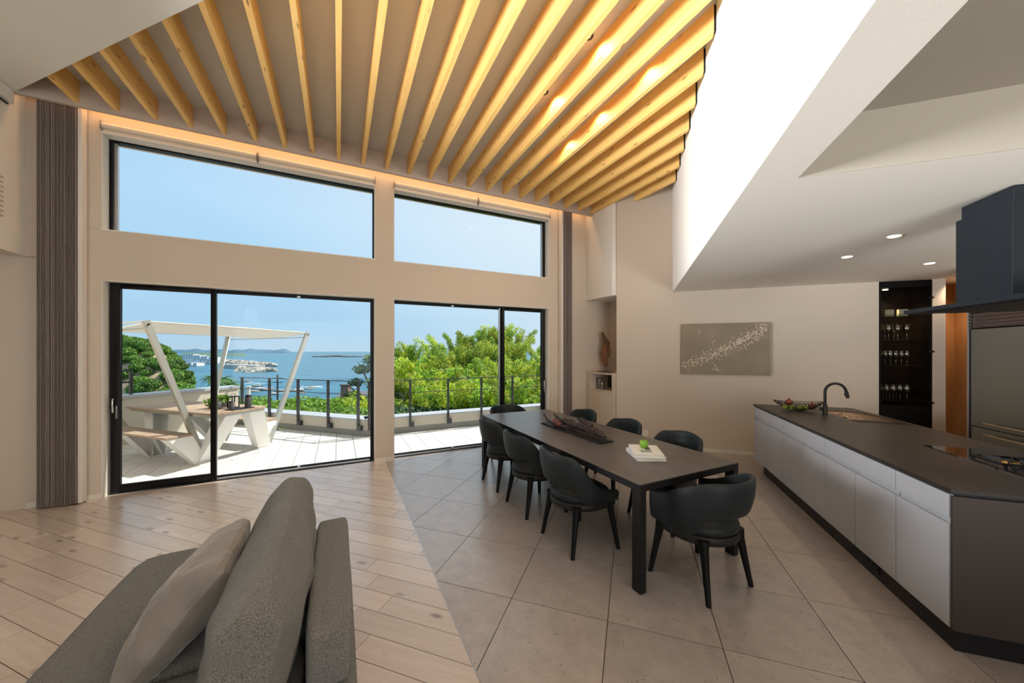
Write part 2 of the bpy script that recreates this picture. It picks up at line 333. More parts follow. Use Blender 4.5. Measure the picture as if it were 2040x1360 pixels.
# ================================================================ mesh builder
class MB:
    def __init__(s): s.v = []; s.f = []; s.sm = []
    def add(s, vs, fs, smooth=False):
        o = len(s.v); s.v += [tuple(v) for v in vs]; s.f += [tuple(i + o for i in f) for f in fs]; s.sm += [smooth] * len(fs); return s
    def box(s, x0, x1, y0, y1, z0, z1, M4=None):
        vs = [(x, y, z) for z in (z0, z1) for x, y in ((x0, y0), (x1, y0), (x1, y1), (x0, y1))]
        if M4 is not None: vs = [tuple(M4 @ Vector(v)) for v in vs]
        return s.add(vs, [(3, 2, 1, 0), (4, 5, 6, 7), (0, 1, 5, 4), (1, 2, 6, 5), (2, 3, 7, 6), (3, 0, 4, 7)])
    def prism(s, poly, z0, z1):
        a = sum(poly[i][0] * poly[(i + 1) % len(poly)][1] - poly[(i + 1) % len(poly)][0] * poly[i][1] for i in range(len(poly)))
        if a < 0: poly = poly[::-1]
        n = len(poly)
        vs = [(p[0], p[1], z0) for p in poly] + [(p[0], p[1], z1) for p in poly]
        fs = [tuple(range(n))[::-1], tuple(range(n, 2 * n))] + [(i, (i + 1) % n, n + (i + 1) % n, n + i) for i in range(n)]
        return s.add(vs, fs)
    def prismx(s, poly, x0, x1, M4=None):      # polygon in the (y,z) plane, extruded in x
        n = len(poly)
        vs = [(x0, p[0], p[1]) for p in poly] + [(x1, p[0], p[1]) for p in poly]
        if M4 is not None: vs = [tuple(M4 @ Vector(v)) for v in vs]
        return s.add(vs, [tuple(range(n))[::-1], tuple(range(n, 2 * n))] + [(i, (i + 1) % n, n + (i + 1) % n, n + i) for i in range(n)])
    def loft(s, rings, smooth=True, caps=True, closed=True):
        n = len(rings[0]); vs = [p for r in rings for p in r]; fs = []
        for j in range(len(rings) - 1):
            for i in range(n if closed else n - 1):
                a = j * n + i; b = j * n + (i + 1) % n
                fs.append((a, b, b + n, a + n))
        s.add(vs, fs, smooth)
        if caps:
            s.add(rings[0], [tuple(range(n))[::-1]]); s.add(rings[-1], [tuple(range(n))])
        return s
    def tube(s, pts, r, n=8, smooth=True, caps=True):
        pts = [Vector(p) for p in pts]; rs = r if isinstance(r, (list, tuple)) else [r] * len(pts)
        up = Vector((0, 0, 1)); rings = []; prev = None
        for i, p in enumerate(pts):
            d = (pts[min(i + 1, len(pts) - 1)] - pts[max(i - 1, 0)]).normalized()
            a = prev if prev is not None else (up if abs(d.z) < .9 else Vector((1, 0, 0)))
            u = (a - d * a.dot(d)).normalized(); w = d.cross(u); prev = u
            rings.append([p + (u * math.cos(t) + w * math.sin(t)) * rs[i] for t in [2 * PI * k / n for k in range(n)]])
        return s.loft(rings, smooth, caps)
    def bar(s, a, b, w, h, upv=(0, 0, 1)):
        a = Vector(a); b = Vector(b); d = (b - a).normalized(); u = Vector(upv); u = (u - d * u.dot(d))
        if u.length < 1e-4: u = Vector((1, 0, 0))
        u.normalize(); w_ = d.cross(u)
        rings = [[p + w_ * sx * w / 2 + u * sy * h / 2 for sx, sy in ((-1, -1), (1, -1), (1, 1), (-1, 1))] for p in (a, b)]
        return s.loft(rings, False, True)
    def lathe(s, prof, cx=0, cy=0, z=0, n=20, smooth=True, caps=True):
        rings = [[(cx + r * math.cos(2 * PI * k / n), cy + r * math.sin(2 * PI * k / n), z + h) for k in range(n)] for r, h in prof]
        return s.loft(rings, smooth, caps)
    def sphere(s, c, r, n=12, sq=(1, 1, 1), smooth=True):
        m = max(4, n // 2 + 1)
        prof = []
        rings = []
        for j in range(m + 1):
            a = -PI / 2 + PI * j / m; rr = max(1e-4, math.cos(a)) * r; zz = math.sin(a) * r
            rings.append([(c[0] + rr * math.cos(2 * PI * k / n) * sq[0], c[1] + rr * math.sin(2 * PI * k / n) * sq[1], c[2] + zz * sq[2]) for k in range(n)])
        return s.loft(rings, smooth, True)
    def build(s, name, mat, parent=None, loc=None, rotz=0, bevel=0, seg=2, weld=False):
        me = bpy.data.meshes.new(name)
        vs = s.v
        me.from_pydata(vs, [], s.f); me.materials.append(mat)
        if any(s.sm): me.polygons.foreach_set('use_smooth', s.sm)
        me.update()
        if weld or bevel:
            bm = bmesh.new(); bm.from_mesh(me); bmesh.ops.remove_doubles(bm, verts=bm.verts, dist=1e-5)
            bmesh.ops.recalc_face_normals(bm, faces=bm.faces); bm.to_mesh(me); bm.free()
        o = bpy.data.objects.new(name, me); COL.objects.link(o)
        if parent is not None: o.parent = parent
        if loc is not None: o.location = loc
        if rotz: o.rotation_euler = (0, 0, rotz)
        if bevel:
            b = o.modifiers.new('bevel', 'BEVEL'); b.width = bevel; b.segments = seg; b.limit_method = 'ANGLE'; b.angle_limit = math.radians(40)
            me.polygons.foreach_set('use_smooth', [True] * len(me.polygons))
            w = o.modifiers.new('wn', 'WEIGHTED_NORMAL'); w.keep_sharp = False
        return o

def tag(o, label=None, cat=None, group=None, kind=None):
    if label: o['label'] = label
    if cat: o['category'] = cat
    if group: o['group'] = group
    if kind: o['kind'] = kind
    return o
def thing(name, label, cat, loc=(0, 0, 0), rotz=0, group=None):
    o = bpy.data.objects.new(name, None); COL.objects.link(o); o.location = loc; o.rotation_euler = (0, 0, rotz)
    o.empty_display_size = .1
    return tag(o, label, cat, group)
def st(o): return tag(o, kind='structure')
def copy_tree(o, parent=None):
    c = o.copy(); COL.objects.link(c); c.parent = parent
    for ch in list(o.children): copy_tree(ch, c)
    return c
def relabel(o, label): o['label'] = label; return o
R45 = PI / 4      # kitchen things: local x runs along the island, local y towards the dining side

def clip(poly, planes):
    """keep a*x+b*y<=c"""
    for a, b, c in planes:
        res = []
        for i in range(len(poly)):
            p, r = poly[i], poly[(i + 1) % len(poly)]
            dp, dr = a * p[0] + b * p[1] - c, a * r[0] + b * r[1] - c
            if dp <= 0: res.append(p)
            if (dp < 0 < dr) or (dr < 0 < dp):
                t = dp / (dp - dr); res.append((p[0] + (r[0] - p[0]) * t, p[1] + (r[1] - p[1]) * t))
        poly = res
        if len(poly) < 3: return []
    return poly
def area(poly): return abs(sum(poly[i][0] * poly[(i + 1) % len(poly)][1] - poly[(i + 1) % len(poly)][0] * poly[i][1] for i in range(len(poly)))) / 2
def piece(name, poly, z0, z1, mat, parent, rotz, inset=.0015):
    """one board or tile: origin at its centroid, local x along its length"""
    cx = sum(p[0] for p in poly) / len(poly); cy = sum(p[1] for p in poly) / len(poly)
    c, s_ = math.cos(-rotz), math.sin(-rotz)
    loc = [((p[0] - cx) * c - (p[1] - cy) * s_, (p[0] - cx) * s_ + (p[1] - cy) * c) for p in poly]
    return MB().prism(loc, z0, z1).build(name, mat, parent, (cx, cy, 0), rotz)

# ================================================================ ROOM SHELL
WY = 5.48      # inner face of the window wall
# floor: underlay with oak planks left and stone tiles right of x = .62
REC = [(-8.6, 5.5), (-2.93, 5.5), (-8.6, 11.2)]
floor = st(MB().box(-8.6, 9, -5, WY + .14, -.12, -.006).prism(REC, -.12, -.006).build('floor', m_grout))
under = MB().box(-8.6, .622, -5, WY + .10, -.0058, -.0045).prism(REC, -.0058, -.0045).build('plank_bed', m_plankgap, floor)
BX = .622
def infrust(poly, mg=.12):
    for x, y in poly:
        d = x * math.sin(YAW) + y * math.cos(YAW); a = x * math.cos(YAW) - y * math.sin(YAW)
        if d > 1.35 and abs(a) < 1.47 * d + mg: return True
    return False
pw = .1538
cnt = 0
rnd = random.Random(11)
cells = []
for i in range(-52, 22):
    k0 = 1.646 + pw * i
    l = -13 + rnd.random() * .8
    while l < 1.5:
        ln = rnd.choice((.45, .6, .75, .9, .9, 1.05, 1.2)) * 1.0
        quad = [xy(k0 + .0019, l + .0017), xy(k0 + pw - .0019, l + .0017), xy(k0 + pw - .0019, l + ln - .0017), xy(k0 + .0019, l + ln - .0017)]
        l += ln
        wallcut = [(1, 0, BX - .003), (0, 1, WY + .085)] if max(p[0] for p in quad) > -2.9 else [(1, 1, 2.575), (-1, 0, 8.5)]
        wallcut.append((0, -1, 4.8))
        poly = clip(quad, wallcut)
        if poly and area(poly) > .0012:
            cells.append((min(p[1] for p in poly) * 0 + sum(p[0] for p in poly) ** 2, poly))
rest = MB()
cells.sort(key=lambda c: sum((p[0] * p[0] + p[1] * p[1]) for p in c[1]) / len(c[1]) + (0 if infrust(c[1]) else 1000))
for n_, (_, poly) in enumerate(cells):
    # planks run along the L direction (-45 degrees)
    if n_ < 299: piece('plank', poly, -.0045, 0, m_plank, floor, -PI / 4)
    else: rest.prism(poly, -.0045, 0)
if rest.v: tag(rest.build('far_planks', m_plank, floor), kind='stuff')
ts = .609
for i in range(-8, 9):
    for j in range(-8, 8):
        k0 = 2.184 + ts * i; l0 = -.135 + ts * j
        g = .0024
        quad = [xy(k0 + g, l0 + g), xy(k0 + ts - g, l0 + g), xy(k0 + ts - g, l0 + ts - g), xy(k0 + g, l0 + ts - g)]
        poly = clip(quad, [(-1, 0, -(BX + .005)), (0, 1, WY + .085), (q, q, 7.0)])
        if poly and area(poly) > .001: piece('tile', poly, -.006, 0, m_tile, floor, R45)
st(MB().box(BX - .002, BX + .004, -4.5, WY + .02, -.004, .0012).build('trim_1', m_alu))

# window wall
OP = [(-2.345, .475), (.735, 3.452)]; ZL = (0, 2.41); ZU = (2.965, 4.035)
wf = MB()
xs = [-3.2, OP[0][0], OP[0][1], OP[1][0], OP[1][1], 5.2]
wf.box(xs[0], xs[5], WY, WY + .30, ZL[1], ZU[0]); wf.box(xs[0], xs[5], WY, WY + .30, ZU[1], 4.7)
for a, b in ((0, 1), (2, 3), (4, 5)):
    wf.box(xs[a], xs[b], WY, WY + .30, -.1, ZL[1]); wf.box(xs[a], xs[b], WY, WY + .30, ZU[0], ZU[1])
st(wf.build('wall_front', m_wall))
# white lined reveals
rv = MB()
for x0, x1 in OP:
    for z0, z1 in (ZL, ZU):
        rv.box(x0 - .001, x0 + .006, WY - .001, WY + .14, z0, z1); rv.box(x1 - .006, x1 + .001, WY - .001, WY + .14, z0, z1)
        rv.box(x0, x1, WY - .001, WY + .14, z1 - .006, z1 + .001)
        if z0 > 1: rv.box(x0 - .01, x1 + .01, WY - .008, WY + .14, z0 - .004, z0 + .008)
st(rv.build('trim_2', m_white))
st(MB().box(-3.0, 4.3, WY - .003, WY + .001, 2.962, 2.966).build('trim_3', m_header))
# left side: lower wall runs back at 45 degrees, upper bulkhead is flat
c1 = (-2.897, WY)
st(MB().prism([c1, (c1[0] - 5.8, c1[1] + 5.8), (c1[0] - 5.6, c1[1] + 6.0), (c1[0] + .3, c1[1] + .3), (c1[0] + .3, WY + .02), (c1[0], WY + .02)], 0, 2.75).build('wall_left', m_wall))
st(MB().box(-3.02, -2.89, -5, WY + .02, 2.600, 4.6).build('wall_left_upper', m_white))
st(MB().box(-2.89, -2.795, WY - .03, WY + .01, 2.60, 4.6).build('trim_4', m_header))
st(MB().prism([(-8.5, -5), (-2.9, -5), (-2.9, WY + .02), (-8.65, 11.25), (-8.7, 11.25)], 2.61, 2.75).build('ceiling_left', m_kceil))
st(MB().box(-8.7, -8.58, -5, 11.3, -.1, 2.7).build('wall_left_far', m_wall))
# right side
pw_ = MB().prism([(4.353, 4.70), xy(6.403, .65), xy(6.6, .65), (5.05, 4.70)], 0, 4.6)
pw_.prism([xy(6.403, .65), xy(6.403, 3.330), xy(6.6, 3.330), xy(6.6, .65)], 0, 2.64)
pw_.prism([xy(6.403, 3.899), xy(6.403, 4.036), xy(6.6, 4.036), xy(6.6, 3.899)], 0, 2.64)
st(pw_.build('wall_right', m_wall))
st(MB().box(4.87, 5.0, 4.68, WY + .02, 0, 2.62).build('wall_niche', m_wall))
st(MB().prism([(4.30, 4.753), (4.30, WY + .01), (5.0, WY + .01), (5.0, 4.71), (4.343, 4.71)], 2.605, 4.6).build('wall_right_upper', m_white))
# tall wall over the kitchen edge
kw = MB().prism([xy(6.41, .65), xy(6.41, .80), xy(-5, .80), xy(-5, .65)], 2.612, 4.6)
st(kw.build('wall_kitchen_upper', m_white))
# kitchen ceiling with its recess
kc = MB()
kc.prism([xy(-5, .652), xy(-5, .90), xy(6.6, .90), xy(6.6, .652)], 2.61, 2.93)
kc.prism([xy(2.43, .90), xy(2.43, 5.2), xy(7.3, 5.2), xy(7.3, .90)], 2.61, 2.93)
m_rec = M('recess_taupe', (.35, .32, .27), .9, spec=.2)  # recess top and end face, darker taupe than the ceiling around them
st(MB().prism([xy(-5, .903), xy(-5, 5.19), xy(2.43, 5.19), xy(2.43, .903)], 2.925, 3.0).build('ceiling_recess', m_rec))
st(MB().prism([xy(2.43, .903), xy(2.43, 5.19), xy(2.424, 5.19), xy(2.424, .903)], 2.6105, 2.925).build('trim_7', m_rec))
st(kc.build('ceiling_kitchen', m_kceil))
st(MB().prism([xy(-5, .66), xy(-5, 5.2), xy(7.3, 5.2), xy(7.3, .66)], 3.0, 3.1).build('ceiling_cap', m_kceil))
st(MB().box(-3.2, 6, -5.2, WY + .3, 4.43, 4.7).build('ceiling', m_ceil))
ceiling = bpy.data.objects['ceiling']
# low soffit over the living side
st(MB().prism([xy(1.704, -9), xy(1.704, .648), xy(-5, .648), xy(-5, -9)], 4.18, 4.428).build('ceiling_soffit', m_kceil))
# header of the curtain box
st(MB().box(-2.89, 4.30, 5.262, 5.30, 4.165, 4.43).build('trim_5', m_header))
# hall beyond the kitchen and rear walls
st(MB().prism([xy(6.95, 3.6), xy(6.95, 5.3), xy(7.1, 5.3), xy(7.1, 3.6)], 0, 2.62).build('wall_hall', m_brown))
st(MB().prism([xy(5.62, 4.47), xy(7.0, 4.47), xy(7.0, 4.6), xy(5.62, 4.6)], 0, 2.62).build('wall_hall_side', m_brown))
st(MB().prism([xy(-5, 4.6), xy(5.62, 4.6), xy(5.62, 4.75), xy(-5, 4.75)], 0, 3.0).build('wall_kitchen', m_wall))
st(MB().box(-8.5, 4.8, -5.0, -4.85, 0, 4.6).build('wall_back', m_white))
light('hall_fill', 'SPOT', KL(6.35, 4.15, 2.58), 30, (1.0, .75, .5), target=KL(6.9, 4.4, 0), spot_size=math.radians(120), spot_blend=.8, shadow_soft_size=.05)  # added spot that brightens the brown hall panels, no fixture there
# baseboards
def bboard(name, a, b, z=.055, off=.008):
    d = Vector((b[0] - a[0], b[1] - a[1])).normalized(); n = Vector((d.y, -d.x)) * off
    st(MB().prism([(a[0], a[1]), (b[0], b[1]), (b[0] + n.x, b[1] + n.y), (a[0] + n.x, a[1] + n.y)], 0, z).build(name, m_trimw))
bboard('baseboard_left', (c1[0] - 5.6, c1[1] + 5.6), (c1[0], c1[1]))
bboard('baseboard_front', (-2.89, WY), (-2.345, WY)); bboard('baseboard_front_pillar', (.475, WY), (.735, WY)); bboard('baseboard_front_end', (3.452, WY), (4.87, WY))
bboard('baseboard_right', (4.353, 4.70), xy(6.403, 3.33))

# beams: parts of the ceiling, cut at 45 degrees against the soffit and the tall wall
for i in range(24):
    x = -2.441 + .30495 * i
    a, b = x - .0225, x + .0225
    top = lambda X: 5.262 if i < 23 else 6.39 / q - X
    ye = lambda X: max(2.412 - X, X - .895)
    poly = [(a - x, ye(a)), (b - x, ye(b)), (b - x, top(b)), (a - x, top(a))]
    bm_ = MB().prism(poly, 4.203, 4.43)
    MB.build(bm_, 'beam', m_beam, ceiling, (x, 0, 0))
# hanger plates where the beams meet the tall wall
for i in range(17, 24):
    x = -2.441 + .30495 * i
    MB().box(-.024, .024, -.02, .006, 4.215, 4.42).build('beam_hanger', m_blackm, ceiling, (x + .006, x - .905, 0), R45 * 0)
# recessed lamps between the beams, over the table
for x, y, pl_ in ((1.99, 2.50, 'left pair, nearer the camera'), (1.99, 3.25, 'left pair, nearer the window'), (2.60, 2.50, 'right row, nearest the camera'), (2.60, 3.22, 'right row, middle one'), (2.60, 3.84, 'right row, nearest the window')):
    t_ = thing('recessed_lamp', 'small warm lamp recessed between two pine beams over the table, ' + pl_, 'lamp', (x, y, 4.43), 0, 'recessed lamps between the beams')
    MB().lathe([(.045, -.012), (.045, -.0005)], n=16).build('trim_ring', m_blackm, t_)
    MB().lathe([(.018, -.0135), (.018, -.0125)], n=16).build('lens', M('small_lamp_lens', (1, 1, 1), .5, emit=((1.0, .8, .5), 2.5)), t_)
    light('recessed_lamp_light', 'SPOT', (x + .04, y, 4.385), 10, (1.0, .66, .30), target=(x + .10, y, 3.6), spot_size=math.radians(150), spot_blend=.6, shadow_soft_size=.03)
# kitchen downlights
for k, l, nm in ((3.907, 2.137, 'recessed ceiling downlight nearest the range hood, larger than the other two'), (4.598, 2.134, 'recessed ceiling downlight farthest left, above the sink end of the island'), (5.234, 3.165, 'recessed ceiling downlight in front of the black wine cabinet')):
    t_ = thing('downlight', nm, 'lamp', KL(k, l, 2.61), 0)
    MB().lathe([(.05, -.004), (.05, -.0003)], n=24).build('trim_ring', m_white, t_)
    MB().lathe([(.040, -.006), (.040, -.0042)], n=24).build('lens', m_led, t_)
    light('downlight_light', 'SPOT', KL(k, l, 2.59), 24, (1.0, .74, .45), target=KL(k, l, 0), spot_size=math.radians(115), spot_blend=.8, shadow_soft_size=.04)

# ================================================================ WINDOWS AND DOORS
FY = 5.63
def frame_rect(m, x0, x1, z0, z1, y0, y1, w, wl=None, wr=None, wt=None, wb=None):
    wl = w if wl is None else wl; wr = w if wr is None else wr; wt = w if wt is None else wt; wb = w if wb is None else wb
    m.box(x0, x0 + wl, y0, y1, z0, z1); m.box(x1 - wr, x1, y0, y1, z0, z1)
    m.box(x0 + wl, x1 - wr, y0, y1, z1 - wt, z1); m.box(x0 + wl, x1 - wr, y0, y1, z0, z0 + wb)
for n_, (x0, x1) in enumerate(OP):
    w = st(bpy.data.objects.new('window_%d' % (n_ + 1), None)); COL.objects.link(w)
    w.location = (0, FY, 0)
    f = MB(); 
    if n_ == 0: frame_rect(f, x0 + .006, x1 - .006, ZU[0] + .008, ZU[1] - .006, -.03, .05, .02, wl=.030, wr=.018)
    else: frame_rect(f, x0 + .006, x1 - .006, ZU[0] + .008, ZU[1] - .006, -.03, .05, .02, wl=.018, wr=.036)
    f.build('window_frame', m_black, w)
    f = MB(); xe = x0 + .036 if n_ == 0 else x1 - .076
    f.box(xe, xe + .034, -.01, .03, ZU[0] + .03, ZU[1] - .03).build('inner_stile', m_alu, w)
    MB().box(x0 + .02, x1 - .02, .01, .014, ZU[0] + .02, ZU[1] - .02).build('pane', m_glass, w)
for n_, (x0, x1) in enumerate(OP):
    w = st(bpy.data.objects.new('door_%d' % (n_ + 1), None)); COL.objects.link(w); w.location = (0, FY, 0)
    f = MB(); frame_rect(f, x0 + .006, x1 - .006, 0, ZL[1] - .006, -.01, .10, .022, wb=.012)
    f.build('door_frame', m_black, w)
    if n_ == 0: s0, s1, p0, p1 = x0 + .02, -1.375, -1.40, x1 - .02
    else: s0, s1, p0, p1 = 2.555, x1 - .02, x0 + .02, 2.60
    f = MB(); frame_rect(f, s0, s1, .012, ZL[1] - .02, -.05, -.012, .075, wl=.085 if n_ == 0 else .05, wr=.055 if n_ == 0 else .075, wt=.05, wb=.085)
    sl = f.build('sliding_frame', m_black, w, bevel=.003)
    MB().box(s0 + .04, s1 - .04, -.033, -.029, .06, ZL[1] - .05).build('sliding_pane', m_glass, w)
    MB().box(p0, p1, .045, .049, .02, ZL[1] - .03).build('fixed_pane', m_glass, w)
    f = MB(); f.box(p0, p1, .03, .065, .012, .04); f.box(p0, p1, .03, .065, ZL[1] - .05, ZL[1] - .028)
    if n_ == 0: f.box(p1 - .03, p1, .03, .065, .04, ZL[1] - .05)
    else: f.box(p1 - .065, p1 - .04, -.012, .065, .04, ZL[1] - .05)
    f.build('fixed_frame', m_alu if False else m_black, w)
    MB().box(p0 + .02 if n_ == 0 else p0, p1 - .04, -.012, .028, .002, .026).build('floor_track', m_alu, w, bevel=.003)
    MB().box((p0 if n_ == 0 else p1 - .085), (p0 + .022 if n_ == 0 else p1 - .062), -.012, .02, .026, ZL[1] - .03).build('screen_jamb', m_alu, w)
    hx = x0 + .055 if n_ == 0 else x1 - .055
    h = MB(); h.tube([(hx, -.052, .93), (hx, -.085, .935), (hx, -.085, 1.08), (hx, -.052, 1.085)], .008)
    h.build('door_handle', m_chrome, w)
    MB().box(hx + .016, hx + .032, -.066, -.05, .86, 1.0).build('lock_cover', m_alu, w, bevel=.002)
    mx_ = (p0 + p1) / 2 + (-.02 if n_ == 0 else .0)
    for zz in (.026, ZL[1] - .05):
        MB().box(mx_ - .02, mx_ + .02, -.02, .02, zz, zz + .022).build('screen_catch', m_alu, w, bevel=.002)

# roller blinds, four rolled cassettes above the upper windows
for i, (x0, x1) in enumerate(((-2.33, -.93), (-.915, .47), (.74, 2.05), (2.065, 3.45))):
    t_ = thing('roller_blind', ['rolled cream roller blind over the upper window, far left, next to the pleated curtain', 'rolled cream roller blind above the left upper window, right half, beside the pillar',
               'rolled cream roller blind above the right upper window, just right of the pillar', 'rolled cream roller blind at the far right end of the upper windows'][i], 'blind', ((x0 + x1) / 2, WY - .035, 4.055))
    hw = (x1 - x0) / 2
    c = MB(); c.tube([(-hw, 0, .045), (hw, 0, .045)], .032, 16).build('roll', m_blind, t_)
    MB().box(-hw, hw, -.022, .03, -.045, -.022).build('bottom_rail', m_curtain2, t_, bevel=.004)
    MB().box(-hw, hw, .012, .020, -.03, .05).build('blind_cloth', m_blind, t_)
    for s_ in (-1, 1): MB().box(s_ * hw - .004, s_ * hw + .004, -.035, .034, -.01, .085).build('bracket', m_alu, t_)

# pleated curtains
def curtain(name, x0, x1, y, z1, edge_x0, edge_x1, label, n=22):
    t_ = thing(name, label, 'curtain', ((x0 + x1) / 2, y, 0))
    cx = (x0 + x1) / 2
    r_ = random.Random(3); pts = []
    w = (x1 - x0) / n
    for i in range(n):
        j = (r_.random() - .5) * .006
        pts += [(x0 + w * i - cx, .0 + j), (x0 + w * (i + .25) - cx, -.052 + j), (x0 + w * (i + .5) - cx, -.054 - j), (x0 + w * (i + .8) - cx, .006)]
    pts += [(x1 - cx, .04), (x0 - cx, .04)]
    MB().prism(pts, .012, z1).build('pleats', m_curtain, t_)
    MB().prism([(p[0], p[1] - .003 if p[1] < .02 else p[1]) for p in pts], .012, .09).build('hem', m_curtain, t_)
    e0, e1 = edge_x0 - cx, edge_x1 - cx
    MB().box(e0, e1, -.05, .045, .012, z1).build('edge_board', m_curtain2, t_, bevel=.004)
    return t_
curtain('pleated_curtain', -2.775, -2.485, 5.42, 4.34, -2.482, -2.45, 'dark taupe pleated curtain stacked at the left end of the window wall')
curtain('pleated_curtain', 3.70, 3.90, 5.42, 4.34, 3.655, 3.698, 'mauve grey pleated curtain stacked right of the windows, behind the dining chairs', 14)

# air vent and diffuser on the left bulkhead
t_ = thing('air_grille', 'white slotted air grille at the left edge of the photo on the upper wall', 'vent', (-2.89, 5.05, 2.88))
MB().box(-.0, .008, -.30, .13, 0, .45).build('grille_frame', m_white, t_, bevel=.002)
for i in range(9): MB().box(.008, .014, -.28, .115, .025 + i * .046, .045 + i * .046).build('louvre', m_header, t_)
t_ = thing('air_conditioner', 'white air conditioner box tucked under the soffit at the upper left edge', 'air conditioner', (-2.89, 4.75, 4.02))
MB().prismx([(-.6, .0), (.50, .02), (.50, .155), (-.6, .155)], 0, .035).build('housing', m_white, t_, bevel=.006)
MB().box(.008, .022, -.55, .46, -.008, .0015).build('air_slot', m_blackm, t_)

# ================================================================ DINING TABLE
TX0, TX1, TY0, TY1, TZ = 1.797, 2.862, 1.717, 4.605, .735
t_ = thing('dining_table', 'long dark grey-brown dining table with black frame and square legs', 'table', ((TX0 + TX1) / 2, (TY0 + TY1) / 2, 0))
hx, hy = (TX1 - TX0) / 2, (TY1 - TY0) / 2
MB().box(-hx, hx, -hy, hy, TZ - .006, TZ).build('table_top', m_table, t_)
MB().box(-hx, hx, -hy, hy, TZ - .012, TZ - .006).build('top_edge', m_tabledk, t_)
f = MB()
for sx in (-1, 1): f.box(sx * hx - (.05 if sx > 0 else 0), sx * hx + (.05 if sx < 0 else 0), -hy + .075, hy - .075, TZ - .052, TZ - .012)
for sy in (-1, 1): f.box(-hx + .055, hx - .055, sy * hy - (.05 if sy > 0 else 0), sy * hy + (.05 if sy < 0 else 0), TZ - .052, TZ - .012)
f.build('apron', m_tabledk, t_)
for sx in (-1, 1):
    for sy in (-1, 1):
        MB().box(sx * hx - (.055 if sx > 0 else 0), sx * hx + (.055 if sx < 0 else 0), sy * hy - (.075 if sy > 0 else 0), sy * hy + (.075 if sy < 0 else 0), 0, TZ - .012).build('leg', m_tabledk, t_, bevel=.002)

# ================================================================ DINING CHAIRS
def shell(topf, botf, th=.034):
    st_ = []
    N = 22
    R, RY, ys, yf = .252, .235, -.03, .185
    path = []
    for i in range(-N, N + 1):
        u = i / N
        s_ = abs(u) * (PI / 2 * .25 + (yf - ys))
        arc = PI / 2 * .25
        sg = 1 if u >= 0 else -1
        if s_ < arc:
            a = s_ / .25; p = (sg * R * math.sin(a), ys - RY * math.cos(a)); nrm = (sg * math.sin(a), -math.cos(a))
        else:
            p = (sg * (R + (s_ - arc) * .02), ys + (s_ - arc)); nrm = (sg, 0)
        path.append((abs(u), p, nrm))
    rings = []
    for u, p, nr in path:
        z0, z1 = botf(u), topf(u)
        h = z1 - z0
        ring = []
        m = 7
        def off(z, o):
            lean = (z - .45) * .17 * (1 - .45 * u) + .012 * math.sin(PI * min(1, max(0, (z - z0) / max(h, .01))))
            return (p[0] + nr[0] * (lean + o), p[1] + nr[1] * (lean + o), z)
        r = th / 2
        for j in range(m): ring.append(off(z0 + r + (h - 2 * r) * j / (m - 1), r))
        for a in (45, 90, 135): ring.append(off(z1 - r + r * math.sin(math.radians(a)), r * math.cos(math.radians(a))))
        for j in range(m): ring.append(off(z1 - r - (h - 2 * r) * j / (m - 1), -r))
        for a in (225, 270, 315): ring.append(off(z0 + r + r * math.sin(math.radians(a)), r * math.cos(math.radians(a))))
        rings.append(ring)
    # rounded front ends
    def endring(ring, f, dy):
        cx = sum(v[0] for v in ring) / len(ring); cz = sum(v[2] for v in ring) / len(ring)
        return [(cx + (v[0] - cx) * f, v[1] + dy, cz + (v[2] - cz) * (1 - (1 - f) * .25)) for v in ring]
    rings = [endring(rings[0], .25, .020), endring(rings[0], .75, .013)] + rings + [endring(rings[-1], .75, .013), endring(rings[-1], .25, .020)]
    return MB().loft(rings, True, True)
def ss(a, b, x): x = min(1, max(0, (x - a) / (b - a))); return x * x * (3 - 2 * x)
def make_chair(arm):
    t_ = thing('dining_chair', 'x', 'chair')
    if arm: topf = lambda u: .785 - .17 * ss(.25, 1.0, u) 
    else: topf = lambda u: .815 - .02 * ss(0, .3, u) - .25 * ss(.30, .72, u) - .055 * ss(.6, 1, u)
    botf = lambda u: .545 - .145 * ss(.33, .50, u)
    shell(topf, botf).build('backrest', m_chairf, t_)
    # seat cushion: rounded D outline
    def outline(r, z, fr=.2):
        pts = []
        for k in range(32):
            a = 2 * PI * k / 32; c, s_ = math.cos(a), math.sin(a)
            e = .75 if s_ > 0 else 1.0
            pts.append((r * math.copysign(abs(c) ** e, c), .0 + (r * .98) * math.copysign(abs(s_) ** e, s_) * (1.0 if s_ < 0 else .98), z))
        return pts
    rings = [outline(.236, .402), outline(.245, .41), outline(.247, .44), outline(.236, .462), outline(.20, .474), outline(.12, .480), outline(.03, .481)]
    MB().loft(rings).build('seat', m_chairf, t_)
    MB().loft([outline(.247, .399), outline(.2495, .401), outline(.247, .404)]).build('piping', m_chairleg, t_)
    MB().loft([outline(.225, .34), outline(.246, .345), outline(.248, .398), outline(.24, .4)]).build('seat_frame', m_chairfr, t_)
    for sx in (-1, 1):
        for sy in (-1, 1):
            tx, ty = (.185 * sx, -.155) if sy < 0 else (.20 * sx, .165)
            bx, by = (.225 * sx, -.222) if sy < 0 else (.262 * sx, .21)
            rings = []
            for z, w in ((.385, .032), (.33, .024), (.2, .0185), (.0, .0135)):
                f_ = 1 - z / .385; x = tx + (bx - tx) * f_; y = ty + (by - ty) * f_
                rings.append([(x + w * 1.25 * math.cos(a + PI / 8) * 1.0, y + w * 1.25 * math.sin(a + PI / 8), z) for a in [2 * PI * k_ / 8 for k_ in range(8)]])
            MB().loft(rings[::-1]).build('leg', m_chairleg, t_)
    return t_
side = make_chair(False); armc = make_chair(True)
